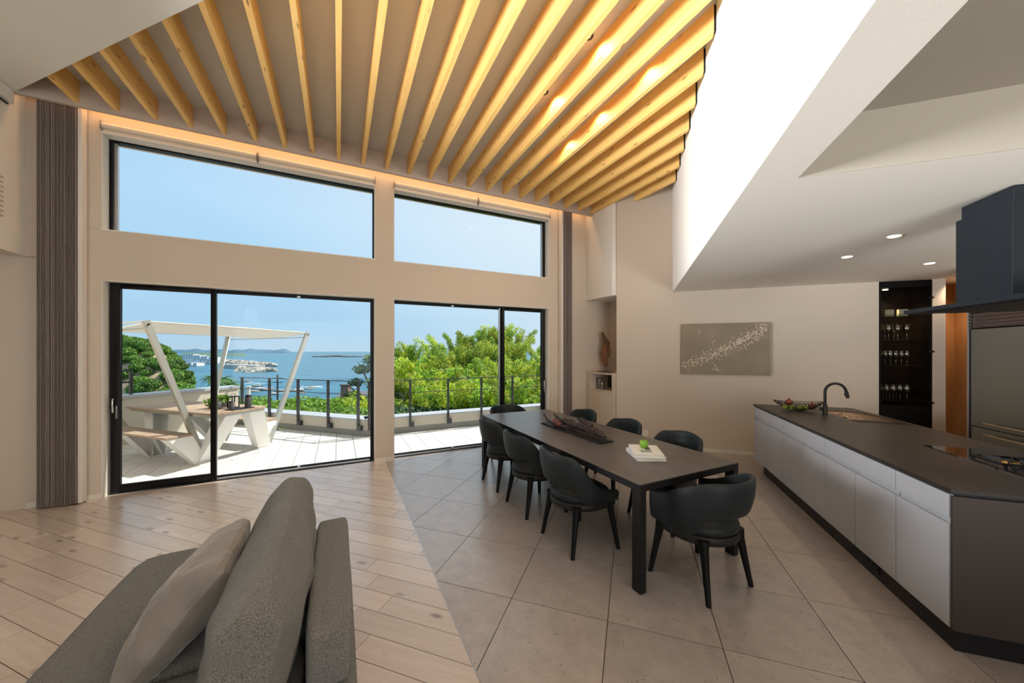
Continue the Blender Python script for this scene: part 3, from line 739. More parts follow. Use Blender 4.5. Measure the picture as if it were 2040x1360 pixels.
places = [
    (side, 1.855, 2.470, -PI / 2, 'dark chair on the left side of the table, nearest the camera'),
    (side, 1.850, 3.205, -PI / 2, 'dark chair in the middle of the left side of the table'),
    (side, 1.860, 3.930, -PI / 2, 'dark chair on the left side of the table, farthest away'),
    (side, 2.835, 2.400, PI / 2, 'blue-grey chair back on the right side, nearest the stacked books'),
    (side, 2.835, 3.140, PI / 2, 'blue-grey chair back in the middle of the right side of the table'),
    (side, 2.835, 3.920, PI / 2, 'blue-grey chair back on the right side, farthest, near the niche cabinet'),
    (armc, 2.330, 1.670, 0, 'dark armchair at the near end of the table, back towards the camera'),
    (armc, 2.300, 4.690, PI, 'dark armchair at the far end of the table, before the sliding window'),
]
used = set()
for src, x, y, rz, lb in places:
    c = src if src not in used else copy_tree(src)
    used.add(src)
    c.location = (x, y, 0); c.rotation_euler = (0, 0, rz); c['label'] = lb; c['group'] = 'dining chairs around the table'

# ---- things on the table
trayc = (2.315, 3.18); tr_ang = 0
t_ = tag(MB().box(-.088, .088, -.545, .535, 0, .014).build('serving_board', m_blackm, None, (*trayc, TZ), 0, bevel=.003), 'long black board holding driftwood and pomegranates on the dining table', 'board')
def gnarl(pts, rad, seed, n=10, amp=.4, steps=28):
    pts = [Vector(p) for p in pts]
    P = []; Rr = []
    for i in range(steps):
        f = i / (steps - 1) * (len(pts) - 1); a = int(min(f, len(pts) - 2)); t = f - a
        P.append(pts[a].lerp(pts[a + 1], t)); Rr.append(rad[a] + (rad[a + 1] - rad[a]) * t)
    m = MB(); rings = []
    for i, p in enumerate(P):
        d = (P[min(i + 1, steps - 1)] - P[max(i - 1, 0)]).normalized(); u = Vector((0, 0, 1)); u = (u - d * u.dot(d)).normalized(); w = d.cross(u)
        ring = []
        for k in range(n):
            a = 2 * PI * k / n
            nn = noise.noise(Vector((math.cos(a) * 2.2 + seed, math.sin(a) * 2.2, i * .30))) + .35 * noise.noise(Vector((math.cos(a) * 5 + seed, math.sin(a) * 5, i * .9)))
            r = Rr[i] * (1 + amp * 1.7 * nn)
            ring.append(p + (u * math.cos(a) + w * math.sin(a)) * r)
        rings.append(ring)
    return m.loft(rings, True, True)
g = thing('driftwood', 'gnarled dark driftwood lying along the black board on the table', 'driftwood', (trayc[0], trayc[1], TZ + .015))
gnarl([(.03, -.50, .03), (.03, -.38, .055), (.0, -.22, .075), (.02, -.05, .05), (.03, .15, .05), (.05, .32, .055), (.06, .47, .10)], [.012, .036, .042, .030, .025, .020, .009], 2, n=14, amp=.40, steps=40).build('trunk', m_drift, g)
gnarl([(.02, -.30, .10), (-.03, -.18, .15), (-.02, -.10, .16)], [.03, .022, .008], 5, steps=12).build('branch', m_drift, g)
gnarl([(-.05, .05, .03), (-.07, .28, .03), (-.075, .40, .05), (-.07, .50, .11)], [.02, .016, .012, .005], 8, steps=16).build('branch', m_drift, g)
gnarl([(.05, .0, .04), (.07, .12, .06), (.05, .25, .08)], [.022, .03, .01], 11, steps=12).build('branch', m_drift, g)
def pomegranate(loc, r, lb, mat=m_pome):
    t = thing('pomegranate', lb, 'fruit', loc)
    MB().sphere((0, 0, r * .95), r, 16, (1, 1, .95)).build('fruit_body', mat, t)
    MB().lathe([(r * .18, r * 1.75), (r * .16, r * 1.95), (r * .32, r * 2.2), (r * .24, r * 2.2)], n=10).build('crown', mat, t)
    return t
pomegranate((2.275, 3.47, TZ + .016), .040, 'red pomegranate at the far end of the black board, the rear one of two')
pomegranate((2.262, 3.37, TZ + .016), .037, 'orange-red pomegranate at the far end of the black board, in front of its neighbour')
pomegranate((2.36, 2.93, TZ + .060), .036, 'red pomegranate half hidden behind the driftwood on the table')
def book(cx, cy, z, w, d, h, rz, lb, pic=False):
    t = thing('book', lb, 'book', (cx, cy, z), rz)
    MB().box(-w / 2, w / 2, -d / 2, d / 2, 0, .003).build('cover', m_bookw, t)
    MB().box(-w / 2, w / 2, -d / 2, d / 2, h - .003, h).build('cover', m_bookw, t)
    MB().box(-w / 2, -w / 2 + .003, -d / 2, d / 2, .003, h - .003).build('spine', m_bookw, t)
    MB().box(-w / 2 + .003, w / 2 - .005, -d / 2 + .005, d / 2 - .005, .003, h - .003).build('pages', m_paper, t)
    if pic:
        MB().box(-.05, .04, -.09, -.03, h, h + .0006).build('cover_print', M('print_grey', (.30, .32, .28), .5, var=.5, vscale=60), t)
        MB().box(.0, .04, -.02, .10, h, h + .0006).build('cover_print', M('print_dark', (.12, .12, .13), .5), t)
    return t
book(2.335, 2.175, TZ, .235, .30, .030, math.radians(-27), 'white book at the bottom of the pair stacked on the dining table')
book(2.325, 2.165, TZ + .0305, .235, .30, .028, math.radians(-37), 'white picture book on top of the stack, under the green apple', True)
t = thing('apple', 'green apple sitting on the stacked white books', 'fruit', (2.345, 2.20, TZ + .0595))
MB().lathe([(.004, .004), (.016, 0), (.028, .008), (.037, .030), (.038, .045), (.032, .062), (.018, .069), (.006, .062), (.001, .060)], n=20).build('fruit_body', m_apple, t)
MB().tube([(0, 0, .06), (.002, .001, .072), (.006, .002, .082)], .0018, 6).build('stem', m_drift, t)

# ================================================================ SOFA
def cushion(sx, sy, sz, e=6, n=14, knife=0, ky=None, wr=0, seed=0, puff=0, wrs=6.0):
    """rounded pad with half sizes sx, sy, sz"""
    m = MB(); vs = {}; V = []; F = []
    def pt(c):
        x, y, z = c
        r = (abs(x) ** e + abs(y) ** e + abs(z) ** e) ** (1 / e)
        x, y, z = x / r, y / r, z / r
        if knife: z *= 1 - max(knife * abs(x) ** 3, (knife if ky is None else ky) * abs(y) ** 4)
        px, py, pz = x * sx, y * sy, z * sz * (1 + puff * (1 - x * x) * (1 - y * y))
        if wr:
            w_ = noise.noise(Vector((px * wrs + seed, py * wrs * .6, pz * 3))) * wr + noise.noise(Vector((px * wrs * 2.3 + seed, py * wrs, pz * 3))) * wr * .45
            L_ = Vector((x / sx, y / sy, z / sz)).normalized(); px += L_.x * w_; py += L_.y * w_; pz += L_.z * w_
        return (px, py, pz)
    for ax in range(3):
        for sg in (-1, 1):
            for i in range(n):
                for j in range(n):
                    ids = []
                    for di, dj in ((0, 0), (1, 0), (1, 1), (0, 1)):
                        a = math.tan((2 * (i + di) / n - 1) * PI / 4); b = math.tan((2 * (j + dj) / n - 1) * PI / 4)
                        c = [0, 0, 0]; c[ax] = sg; c[(ax + 1) % 3] = a; c[(ax + 2) % 3] = b
                        key = tuple(round(x_, 5) for x_ in c)
                        if key not in vs: vs[key] = len(V); V.append(pt(c))
                        ids.append(vs[key])
                    F.append(tuple(ids if sg > 0 else ids[::-1]))
    m.add(V, F, True); return m
SO = thing('sofa', 'grey-beige boucle sofa in the left foreground, seen from its end', 'sofa', (-.45, 1.6, 0))
ox, oy = .45, -1.6
def sbox(name, x0, x1, y0, y1, z0, z1, e=10, n=14, **kw):
    mat = kw.pop('mat', m_sofa)
    o = cushion((x1 - x0) / 2, (y1 - y0) / 2, (z1 - z0) / 2, e, n, **kw).build(name, mat, SO, ((x0 + x1) / 2 + ox, (y0 + y1) / 2 + oy, (z0 + z1) / 2)); return o
sbox('base', -1.00, .065, .15, 2.74, .06, .30, e=16)
sbox('seat_cushion', -1.03, -.12, 1.735, 2.80, .24, .425, e=14, n=20, wr=.006, wrs=3, puff=.06)
sbox('seat_cushion', -1.03, -.12, .62, 1.730, .24, .425, e=14, n=20, wr=.006, wrs=3, puff=.06, seed=7)
sbox('back_block', -.108, .048, 1.375, 2.325, .43, .655, e=9, n=24, wr=.002)
sbox('back_panel', -.10, .060, .2, 2.30, .28, .45, e=16)
for x in (-.92, 0.0):
    for y in (.3, 2.6): MB().lathe([(.02, 0), (.02, .07)], n=12).build('foot', m_blackm, SO, (x + ox, y + oy, 0))
# piping along the back block
MB().tube([(-.092 + ox, 1.42 + oy, .645), (-.092 + ox, 2.28 + oy, .645)], .004, 6).build('piping', m_sofa, SO)
MB().tube([(.033 + ox, 1.42 + oy, .645), (.033 + ox, 2.28 + oy, .645)], .004, 6).build('piping', m_sofa, SO)
bc = tag(cushion(.262, .605, .13, e=12, n=40, knife=.80, ky=.30, wr=.020, wrs=7, seed=3, puff=.12).build('back_cushion', m_sofa, None), 'big slouching grey boucle back cushion standing on the sofa', 'cushion')
bc.location = (-.262, 1.83, .63); bc.rotation_euler = (0, math.radians(-80), 0)
pc = tag(cushion(.245, .245, .105, e=16, n=34, knife=.88, wr=.012, wrs=10, seed=9).build('throw_pillow', m_pillow, None), 'smooth taupe throw pillow leaning on the sofa seat beside the back cushion', 'pillow')
pc.location = (-.555, 1.93, .60); pc.rotation_euler = (math.radians(0), math.radians(-52), 0)

# ================================================================ KITCHEN ISLAND
K0, K1, L0, L1, ZT = 2.545, 5.765, 1.625, 2.735, .88
isl = thing('kitchen_island', 'long kitchen island with light grey drawer and door fronts and a dark end panel', 'kitchen island', KL(K0, L0, 0), R45)
def I(k, l): return (k - K0, -(l - L0))      # local coordinates of the island
def ibox(m, k0, k1, l0, l1, z0, z1): return m.box(k0 - K0, k1 - K0, -(l1 - L0), -(l0 - L0), z0, z1)
ibox(MB(), K0 + .024, K1 - .012, L0 + .035, L1 - .03, .12, ZT - .021).build('carcass', m_plinth, isl)
ibox(MB(), K0 + .03, 5.48, L0 + .035, L1 - .06, 0, .12).build('plinth', m_plinth, isl)
ibox(MB(), K0 + .004, K0 + .022, L0 + .012, L1 - .02, .12, ZT - .038).build('end_panel', m_endp, isl, bevel=.001)
ibox(MB(), K1 - .012, K1, L0 + .012, L1 - .02, .12, ZT - .016).build('end_panel', m_door, isl)
dj = [5.750, 5.254, 4.789, 4.318, 3.865, 3.424, 2.982, 2.572]
for a, b in zip(dj[1:], dj[:-1]):
    ibox(MB(), a + .003, b - .003, L0 + .012, L0 + .034, .122, .682).build('door', m_door, isl, bevel=.0012)
wj = [5.750, 4.804, 3.875, 2.985, 2.572]
for a, b in zip(wj[1:], wj[:-1]):
    ibox(MB(), a + .003, b - .003, L0 + .012, L0 + .034, .716, ZT - .036).build('drawer', m_door, isl, bevel=.0012)
for a, b in zip(dj[1:], dj[:-1]):
    ibox(MB(), a + .001, b - .006, L0 + .0325, L0 + .0345, .680, .718).build('grip_channel', m_alu if False else m_door, isl)
sk = thing('plinth_socket', 'small black double socket set into the island plinth', 'socket', KL(3.26, L0 + .034, .045), R45)
MB().box(-.08, .08, 0, .006, 0, .05).build('plate', m_blackm, sk, bevel=.001)
for i in range(3): MB().box(-.06 + i * .045, -.03 + i * .045, .006, .008, .012, .038).build('outlet', m_black, sk)

wt = tag(None or thing('worktop', 'dark brown stone worktop with sharp edges on top of the island', 'worktop', KL(K0, L0, 0), R45))
SK = (4.62, 5.44, 2.235, 2.675)     # sink hole
m = MB()
for k0, k1, l0, l1 in ((K0, SK[0], L0, L1), (SK[1], K1 + .02, L0, L1), (SK[0], SK[1], L0, SK[2]), (SK[0], SK[1], SK[3], L1)):
    ibox(m, k0, k1, l0, l1, ZT - .020, ZT)
m.build('slab', m_worktop, wt, weld=False)
s = thing('sink', 'copper toned steel sink with ribbed drainer sunk in the worktop', 'sink', KL(SK[0], SK[2], ZT), R45)
sw, sd = SK[1] - SK[0] - .004, SK[3] - SK[2] - .004
m = MB()
m.box(.0, sw, -sd, 0, -.20, -.195); m.box(0, .006, -sd, 0, -.195, -.002); m.box(sw - .006, sw, -sd, 0, -.195, -.002); m.box(0, sw, -sd, -sd + .006, -.195, -.002); m.box(0, sw, -.006, 0, -.195, -.002)
m.build('basin', M('dark_copper_basin', (.16, .10, .075), .35, metal=.8), s)
for i in range(7): MB().tube([(.26 + i * .085, -sd + .008, -.010), (.26 + i * .085, -.008, -.010)], .0045, 8).build('rack_bar', m_copper, s)
MB().lathe([(.04, -.195), (.04, -.192)], cx=.12, cy=-sd / 2, n=16).build('drain', m_steel, s)

fa = thing('faucet', 'matt black goose-neck faucet on the island by the sink', 'faucet', KL(5.105, 2.16, ZT), R45)
m = MB(); m.lathe([(.027, 0), (.027, .006), (.022, .008), (.022, .115), (.016, .118)], n=20).build('body', m_blackm, fa)
arc = [(0, 0, .115), (0, 0, .262)] + [(0, -.100 + .100 * math.cos(a), .262 + .105 * math.sin(a)) for a in [PI * k_ / 14 for k_ in range(1, 14)]]
lp = Vector(arc[-1]); 
MB().tube(arc, .0145, 14).build('neck', m_blackm, fa)
dv = Vector((0, -.20, -1)).normalized()
MB().tube([lp, lp + dv * .02, lp + dv * .085], [.0145, .018, .018], 14).build('spray_head', m_blackm, fa)
MB().box(-.006, .006, lp.y + .0, lp.y + .016, lp.z - .055, lp.z - .03).build('spray_button', m_blackm, fa, bevel=.002)
MB().tube([(.0, .02, .065), (.0, .045, .068)], .016, 12).build('valve', m_blackm, fa)
MB().tube([(0, .04, .07), (0, .048, .15)], [.005, .0035], 8).build('lever', m_blackm, fa)

# wire fruit bowl: boat shaped net of rings
bl = thing('fruit_bowl', 'dark oval wire basket of rings holding fruit on the island', 'bowl', KL(5.33, 1.98, ZT), R45 - PI / 2 + .0)
m = MB()
A, B, HB = .235, .125, .075
def ringat(p, nrm, r):
    nrm = Vector(nrm).normalized(); u = Vector((0, 0, 1)); u = (u - nrm * u.dot(nrm)); u = u.normalized() if u.length > .01 else Vector((1, 0, 0)); w = nrm.cross(u)
    pts = [Vector(p) + (u * math.cos(a) + w * math.sin(a)) * r for a in [2 * PI * k_ / 10 for k_ in range(11)]]
    m.tube(pts, .0024, 4, caps=False)
for row, (f_, z_) in enumerate(((.35, .006), (.56, .018), (.76, .036), (.93, .060), (1.06, .084))):
    per = int(2 * PI * (A + B) / 2 * f_ / .033)
    for k_ in range(per):
        a = 2 * PI * (k_ + .5 * (row % 2)) / per
        x, y = A * f_ * math.cos(a), B * f_ * math.sin(a)
        zz = z_ + .02 * (abs(math.cos(a)) ** 3) * f_
        ringat((x, y, zz + .004), (math.cos(a) * .6, math.sin(a), -1.0 + row * .16), .0165)
m.build('ring_net', m_blackm, bl)
MB().tube([(A * 1.12 * math.cos(a), B * 1.12 * math.sin(a), .094 + .022 * abs(math.cos(a)) ** 3) for a in [2 * PI * k_ / 32 for k_ in range(33)]], .0022, 5, caps=False).build('rim', m_blackm, bl)
MB().lathe([(.05, 0), (.05, .003)], n=20).build('foot', m_blackm, bl)
frs = [(-.145, -.035, .012, .034, 1), (-.085, -.045, .010, .034, 1), (-.005, -.05, .010, .036, 1), (.060, -.045, .012, .033, 1), (.03, .03, .012, .034, 1), (-.09, .035, .016, .034, 1)]
bloc = Matrix.Translation(KL(5.33, 1.98, ZT)) @ Matrix.Rotation(R45 - PI / 2, 4, 'Z')
names = ['leftmost', 'second from the left', 'middle front', 'right front', 'rear middle', 'rear left']
for (x, y, z, r, _), nm in zip(frs, names):
    p = bloc @ Vector((x, y, z)); t = thing('citrus_fruit', 'green-yellow citrus fruit in the wire basket, %s' % nm, 'fruit', p)
    MB().sphere((0, 0, r), r, 14, (1, 1, .94)).build('fruit_body', m_citrus, t); MB().lathe([(.004, r * 1.9), (.003, r * 1.97)], n=6).build('stem', m_drift, t)
for x, y, z, r, lb in ((-.095, -.005, .060, .042, 'pink-red pomegranate heaped on the left of the wire basket'), (.135, -.02, .024, .040, 'red pomegranate at the right end of the wire basket')):
    pomegranate(bloc @ Vector((x, y, z)), r, lb)

# cooktop
ck = thing('cooktop', 'black glass gas cooktop with steel edge and cast iron grates', 'cooktop', KL(3.66, 2.175, ZT), R45)
MB().box(-.88, 0, -.50, 0, 0, .005).build('glass_plate', M('hob_glass', (.010, .010, .012), .06, spec=.6), ck, bevel=.001)
MB().box(-.60, -.335, -.004, .012, .0, .010).build('steel_edge', m_chrome, ck)
MB().box(-.88, -.61, -.004, .012, .0, .010).build('steel_edge', m_chrome, ck)
for gi, gx in enumerate((-.60, -.875)):
    MB().box(gx, gx + .255, -.47, -.03, .005, .008).build('burner_tray', m_steeldk, ck)
    g = MB()
    for y in (-.46, -.25, -.24, -.04): g.box(gx + .01, gx + .245, y, y + .012, .024, .038)
    for x in (gx + .01, gx + .233):
        g.box(x, x + .012, -.46, -.03, .024, .038)
        for y in (-.45, -.26, -.05): g.box(x, x + .012, y, y + .012, .007, .03)
    for cy in (-.355, -.145):
        for a in range(4):
            an = a * PI / 2 + PI / 4
            g.bar((gx + .127 + .035 * math.cos(an), cy + .035 * math.sin(an), .042), (gx + .127 + .125 * math.cos(an), cy + .10 * math.sin(an), .036), .009, .012)
    g.build('grate', m_blackm, ck)
    for cy in (-.355, -.145):
        MB().lathe([(.045, .008), (.045, .018), (.035, .022), (.033, .030), (.0, .031)], cx=gx + .127, cy=cy, n=20).build('burner', M('brass_burner', (.45, .30, .12), .35, metal=.9), ck)
        MB().lathe([(.028, .031), (.027, .037), (.001, .038)], cx=gx + .127, cy=cy, n=20).build('burner_cap', m_blackm, ck)
for i in range(3): MB().lathe([(.018, .005), (.017, .028), (.001, .029)], cx=-.05 - .0 * i - .62 - .07 * i, cy=-.485, n=14).build('knob', m_chrome, ck)

# range hood
hd = thing('range_hood', 'dark slate range hood with wide thin canopy and boxy chimney', 'range hood', KL(3.0, 2.0, 0), R45)
def hb(name, k0, k1, l0, l1, z0, z1, mat=m_hood, bv=.002): return MB().box(k0 - 3.0, k1 - 3.0, -(l1 - 2.0), -(l0 - 2.0), z0, z1).build(name, mat, hd, bevel=bv)
hb('canopy', 2.50, 3.56, 2.0, 2.62, 1.908, 1.936)
hb('filter_plate', 2.60, 3.46, 2.07, 2.55, 1.900, 1.9085, m_blackm, .001)
hb('chimney', 2.934, 3.32, 2.145, 2.48, 1.936, 2.525)
hb('upper_chimney', 2.934, 3.283, 2.150, 2.475, 2.525, 2.609)

# fridge wall
fr = thing('refrigerator', 'tall stainless steel refrigerator with two long drawer handles', 'refrigerator', KL(4.70, 3.75, 0), R45)
def fb(name, k0, k1, l0, l1, z0, z1, mat, par=fr, bv=.002): return MB().box(k0 - 4.70, k1 - 4.70, -(l1 - 3.75), -(l0 - 3.75), z0, z1).build(name, mat, par, bevel=bv)
fb('body', 4.70, 5.605, 3.78, 4.40, .05, 1.88, m_steeldk)
fb('door', 4.705, 5.60, 3.75, 3.778, .765, 1.875, m_steel)
fb('drawer', 4.705, 5.60, 3.75, 3.778, .40, .755, m_steel)
fb('drawer', 4.705, 5.60, 3.75, 3.778, .06, .39, m_steel)
for z in (.82, .695):
    h = MB(); h.tube([(.02, .045, z), (.682, .045, z)], .009, 10)
    for x in (.06, .64): h.tube([(x, 0, z), (x, .045, z)], .006, 8)
    h.build('handle', M('brass_handle', (.60, .47, .36), .3, metal=1.0), fr)
fb('grille', 4.705, 5.605, 3.77, 4.40, 1.89, 2.06, m_steeldk)
for i in range(4): fb('grille_slat', 4.72, 5.59, 3.752, 3.772, 1.905 + i * .038, 1.925 + i * .038, m_steeldk, fr, .001)
fs_ = thing('tall_housing', 'pale housing panels framing the refrigerator up to the ceiling', 'cabinet', KL(4.66, 3.74, 0), R45)
MB().box(.955, .975, -.66, .002, 0, 2.60).build('side_panel', m_alu, fs_)
MB().box(.0, .954, -.66, -.01, 2.075, 2.60).build('top_panel', m_cream, fs_)
tc_ = tag(MB().box(-.0, 1.8, -.6, 0, 0, 2.6).build('tall_cupboard', m_cream, None, KL(2.8, 3.76, 0), R45), 'plain tall cupboard beside the refrigerator, out at the right edge', 'cupboard')

# wine cabinet in the wall
wc = thing('wine_cabinet', 'tall black glass-fronted wine glass cabinet built into the wall', 'cabinet', KL(6.403, 3.336, 0), R45)
def wb(name, k0, k1, l0, l1, z0, z1, mat=m_black, bv=0): return MB().box(k0 - 6.403, k1 - 6.403, -(l1 - 3.336), -(l0 - 3.336), z0, z1).build(name, mat, wc, bevel=bv)
D = .40
wb('back', 6.403 + D - .012, 6.403 + D, 3.336, 3.893, 0, 2.605)
wb('side_panel', 6.398, 6.403 + D - .012, 3.336, 3.352, 0, 2.605)
wb('side_panel', 6.398, 6.403 + D - .012, 3.877, 3.893, 0, 2.605)
wb('top_panel', 6.398, 6.403 + D - .012, 3.352, 3.877, 2.52, 2.605)
wb('lower_door', 6.398, 6.425, 3.352, 3.877, .02, .868)
wb('shelf_board', 6.425, 6.403 + D - .012, 3.352, 3.877, .85, .868)
for z in (2.03, 1.45 + .03, .80 + .135): pass
SHZ = (2.115, 1.785 - .03, 1.40, .90)
for z in (2.115, 1.755 - .185, 1.235, .905): pass
shelf = []
for z in (2.12, 1.785, 1.42, .93):
    shelf.append(z); MB().box(.03, D - .014, -.54, -.018, z - .006, z).build('glass_shelf', m_cabglass, wc)
MB().box(.0, .006, -.545, -.012, .868, 2.515).build('glass_door', m_cabglass, wc)
for z in (.92, 1.62, 2.36):
    MB().box(-.012, .02, -.575, -.525, z - .012, z + .012).build('hinge', m_blackm, wc, bevel=.002)
MB().lathe([(.03, 2.512), (.03, 2.5185)], cx=.18, cy=-.16, n=16).build('lamp_lens', m_led, wc)
light('cabinet_lamp', 'SPOT', KL(6.403 + .18, 3.336 + .16, 2.50), 26.0, (1.0, .72, .36), target=KL(6.403 + .18, 3.336 + .16, 0), spot_size=math.radians(130), spot_blend=.7, shadow_soft_size=.02)
def wineglass(s_=1.0):
    t = thing('wine_glass', 'x', 'glass')
    MB().lathe([(.032, 0), (.033, .002), (.008, .006), (.004, .012), (.0035, .085), (.006, .092)], n=12).build('stem', m_wineglass, t)
    MB().lathe([(.005, .090), (.022, .100), (.036, .122), (.039, .142), (.036, .170), (.029, .205), (.027, .205), (.034, .170), (.037, .142), (.034, .123), (.020, .103), (.003, .094)], n=14).build('bowl', m_wineglass, t)
    return t
wg = wineglass(); first = True
rows = [(1.785, 'upper', 7), (1.42, 'middle', 6), (.93, 'lowest', 9)]
ORD = ['first', 'second', 'third', 'fourth', 'fifth', 'sixth', 'seventh', 'eighth', 'ninth', 'tenth', 'eleventh', 'twelfth']
for z, nm, n_ in rows:
    for i in range(n_):
        g = wg if first else copy_tree(wg); first = False
        per = (n_ + 1) // 2 if n_ > 6 else n_
        row = i // per
        c_ = i % per
        l_ = .055 + c_ * (.30 / max(1, per - 1)) + .035 * row
        g.location = KL(6.403 + .10 + .14 * row, 3.336 + l_, z + .0005); g.scale = (1.12,) * 3
        g['label'] = 'stemmed wine glass on the %s cabinet shelf, %s from the left%s' % (nm, ORD[c_], (', back row' if row else ', front row') if n_ > 6 else '')
        g['group'] = 'wine glasses in the black cabinet'
m_card = M('green_card', (.35, .42, .25), .7); m_cardw = M('cream_card', (.75, .66, .48), .7)
for i, l_ in enumerate((.145, .300)):
    t = thing('small_box', ['small green and cream box on the top shelf of the black cabinet, left', 'small cream and green box on the top shelf of the black cabinet, right'][i], 'box', KL(6.403 + .10, 3.336 + l_, 2.12), R45)
    MB().box(0, .05, -.07, .03, 0, .035).build('lower_half', m_card, t); MB().box(0, .05, -.07, .03, .0352, .10).build('upper_half', m_cardw, t)

# painting
pt_ = thing('painting', 'wide taupe relief painting with a rising drift of pale beads', 'painting', KL(6.403, .773, 1.252), R45)
PWD, PH = 1.236, .818
MB().box(-.045, -.002, -PWD, 0, 0, PH).build('canvas', m_canvas, pt_, bevel=.002)
m = MB(); r_ = random.Random(5)
def bead(u, v, r): m.sphere((-.046, -u, v), r, 6, (1, 1, 1))
for i in range(430):
    t0 = r_.random() ** .75
    u = .02 + 1.19 * t0; base = .15 + .62 * (t0 ** 1.35)
    v = base + r_.gauss(0, .035 + .035 * t0)
    if 0.02 < v < PH - .02 and .01 < u < PWD - .01: bead(u, v, .006 + r_.random() * .007)
for i in range(22): bead(.52 + r_.gauss(0, .03), .06 + abs(r_.gauss(0, .04)), .007)
for i in range(6): bead(.27 + r_.gauss(0, .01), .68 + r_.gauss(0, .03), .008)
for i in range(14): bead(.47 + r_.gauss(0, .02), .50 + r_.gauss(0, .05), .007)
tag(m.build('beads', m_bead, pt_), kind='stuff')

# wall outlet
wo = thing('wall_outlet', 'white wall outlet low on the beige wall behind the dining table', 'outlet', KL(6.403, .229, .17), R45)
MB().box(-.008, -.001, -.035, .035, 0, .115).build('plate', m_white, wo, bevel=.001)
for z in (.035, .075): MB().box(-.0095, -.0078, -.012, .012, z - .010, z + .010).build('socket', m_cream, wo)

# niche cabinet
nc = thing('niche_cabinet', 'cream cabinet with open shelf and two doors inside the wall niche', 'cabinet', (4.31, 4.715, 0))
CW = .745
MB().box(-.01, .555, 0, CW, 1.205, 1.23).build('top', m_cream, nc, bevel=.001)
MB().box(0, .55, 0, .06, 0, 1.205).build('side_panel', m_cream, nc); MB().box(0, .55, CW - .09, CW, 0, 1.205).build('side_panel', m_cream, nc)
MB().box(0, .55, .06, CW - .09, .895, .92).build('shelf', m_cream, nc)
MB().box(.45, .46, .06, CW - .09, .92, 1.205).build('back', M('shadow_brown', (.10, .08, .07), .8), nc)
for a, b in ((.062, .355), (.359, CW - .092)): MB().box(0, .02, a, b, .02, .89).build('door', m_cream, nc, bevel=.001)
m_photo = M('photo_print', (.38, .38, .37), .3, var=.7, vscale=30)
for i, (y, x, w, h, lb) in enumerate(((5.24, 4.43, .13, .20, 'photo frame at the left of the niche shelf, partly covered'), (5.09, 4.36, .10, .155, 'small upright photo frame in the middle of the niche shelf'), (4.83, 4.40, .09, .13, 'photo frame at the right end of the niche shelf'))):
    t = thing('photo_frame', lb, 'picture frame', (x, y, .92), 0)
    fm = MB(); fm.box(0, .012, -w / 2, -w / 2 + .012, 0, h); fm.box(0, .012, w / 2 - .012, w / 2, 0, h); fm.box(0, .012, -w / 2 + .012, w / 2 - .012, 0, .012); fm.box(0, .012, -w / 2 + .012, w / 2 - .012, h - .012, h)
    fm.build('frame', m_blackm, t); MB().box(.004, .008, -w / 2 + .012, w / 2 - .012, .012, h - .012).build('photo', m_photo, t)
# root sculpture
sc_ = thing('wood_sculpture', 'twisted brown root sculpture on a thin rod and black base', 'sculpture', (4.55, 5.20, 1.23))
MB().box(-.06, .06, -.17, .17, 0, .008).build('base', m_blackm, sc_, bevel=.001)
MB().tube([(0, 0, .008), (0, 0, .12)], .005, 8).build('rod', m_pot, sc_)
rings = []
r_ = random.Random(2)
for i in range(26):
    f_ = i / 25; z = .10 + .62 * f_
    w = .012 + .095 * math.sin(PI * min(1, f_ * 1.1)) ** .8 * (1 - .2 * f_) ; 
    if f_ > .55: w = .075 + .03 * (f_ - .55) - .35 * max(0, f_ - .86)
    cy = .03 * math.sin(f_ * 5 + .6) + .055 * f_ ** 2 + (.02 if f_ > .5 else 0)
    rings.append([(.032 * math.sin(a) * (1 + .5 * noise.noise(Vector((a, z * 9, 1)))) + .02 * math.sin(z * 14), cy + w * .95 * math.cos(a) * (1 + .35 * noise.noise(Vector((math.cos(a) * 2, z * 8, 4)))), z + .05 * math.cos(a) * f_) for a in [2 * PI * k_ / 14 for k_ in range(14)]])
MB().loft(rings).build('root', m_sculpt, sc_)
gnarl([(0, -.045, .30), (.01, -.085, .40), (0, -.075, .50), (.01, -.095, .60)], [.03, .024, .016, .004], 3, steps=14).build('side_shoot', m_sculpt, sc_)

# ================================================================ TERRACE
TF = -.02
ter = st(MB().prism([(-9, WY + .30), (-9, 16), (-2.0, 9.80), (.42, 7.36), (7, 7.36), (7, WY + .30)], TF - .3, TF - .008).build('terrace_floor', m_deckgap))
px_, py_ = .2815, .60
pv = 0; restp = MB(); cells = []
for i in range(-18, 16):
    for j in range(0, 14):
        x0 = -.322 + px_ * i; y0 = 5.82 + py_ * j
        quad = [(x0 + .004, y0 + .004), (x0 + px_ - .004, y0 + .004), (x0 + px_ - .004, y0 + py_ - .004), (x0 + .004, y0 + py_ - .004)]
        poly = clip(quad, ([(q, q, .44 * q + 7.36 * q)] if x0 + px_ / 2 < .45 else [(0, 1, 7.35), (1, 0, 5.2)]))
        # wall of the left terrace
        if poly and area(poly) > .01: cells.append((sum(p[0] ** 2 + p[1] ** 2 for p in poly) / len(poly), poly))
cells.sort(key=lambda c: c[0])
for n_, (_, poly) in enumerate(cells):
    if n_ < 298: piece('paver', poly, TF - .008, TF, m_deck, ter, 0)
    else: restp.prism(poly, TF - .008, TF)
if restp.v: tag(restp.build('far_pavers', m_deck, ter), kind='stuff')
# door sill outside
st(MB().box(-2.4, 3.5, WY + .24, WY + .34, TF, .0).build('trim_6', m_ext))
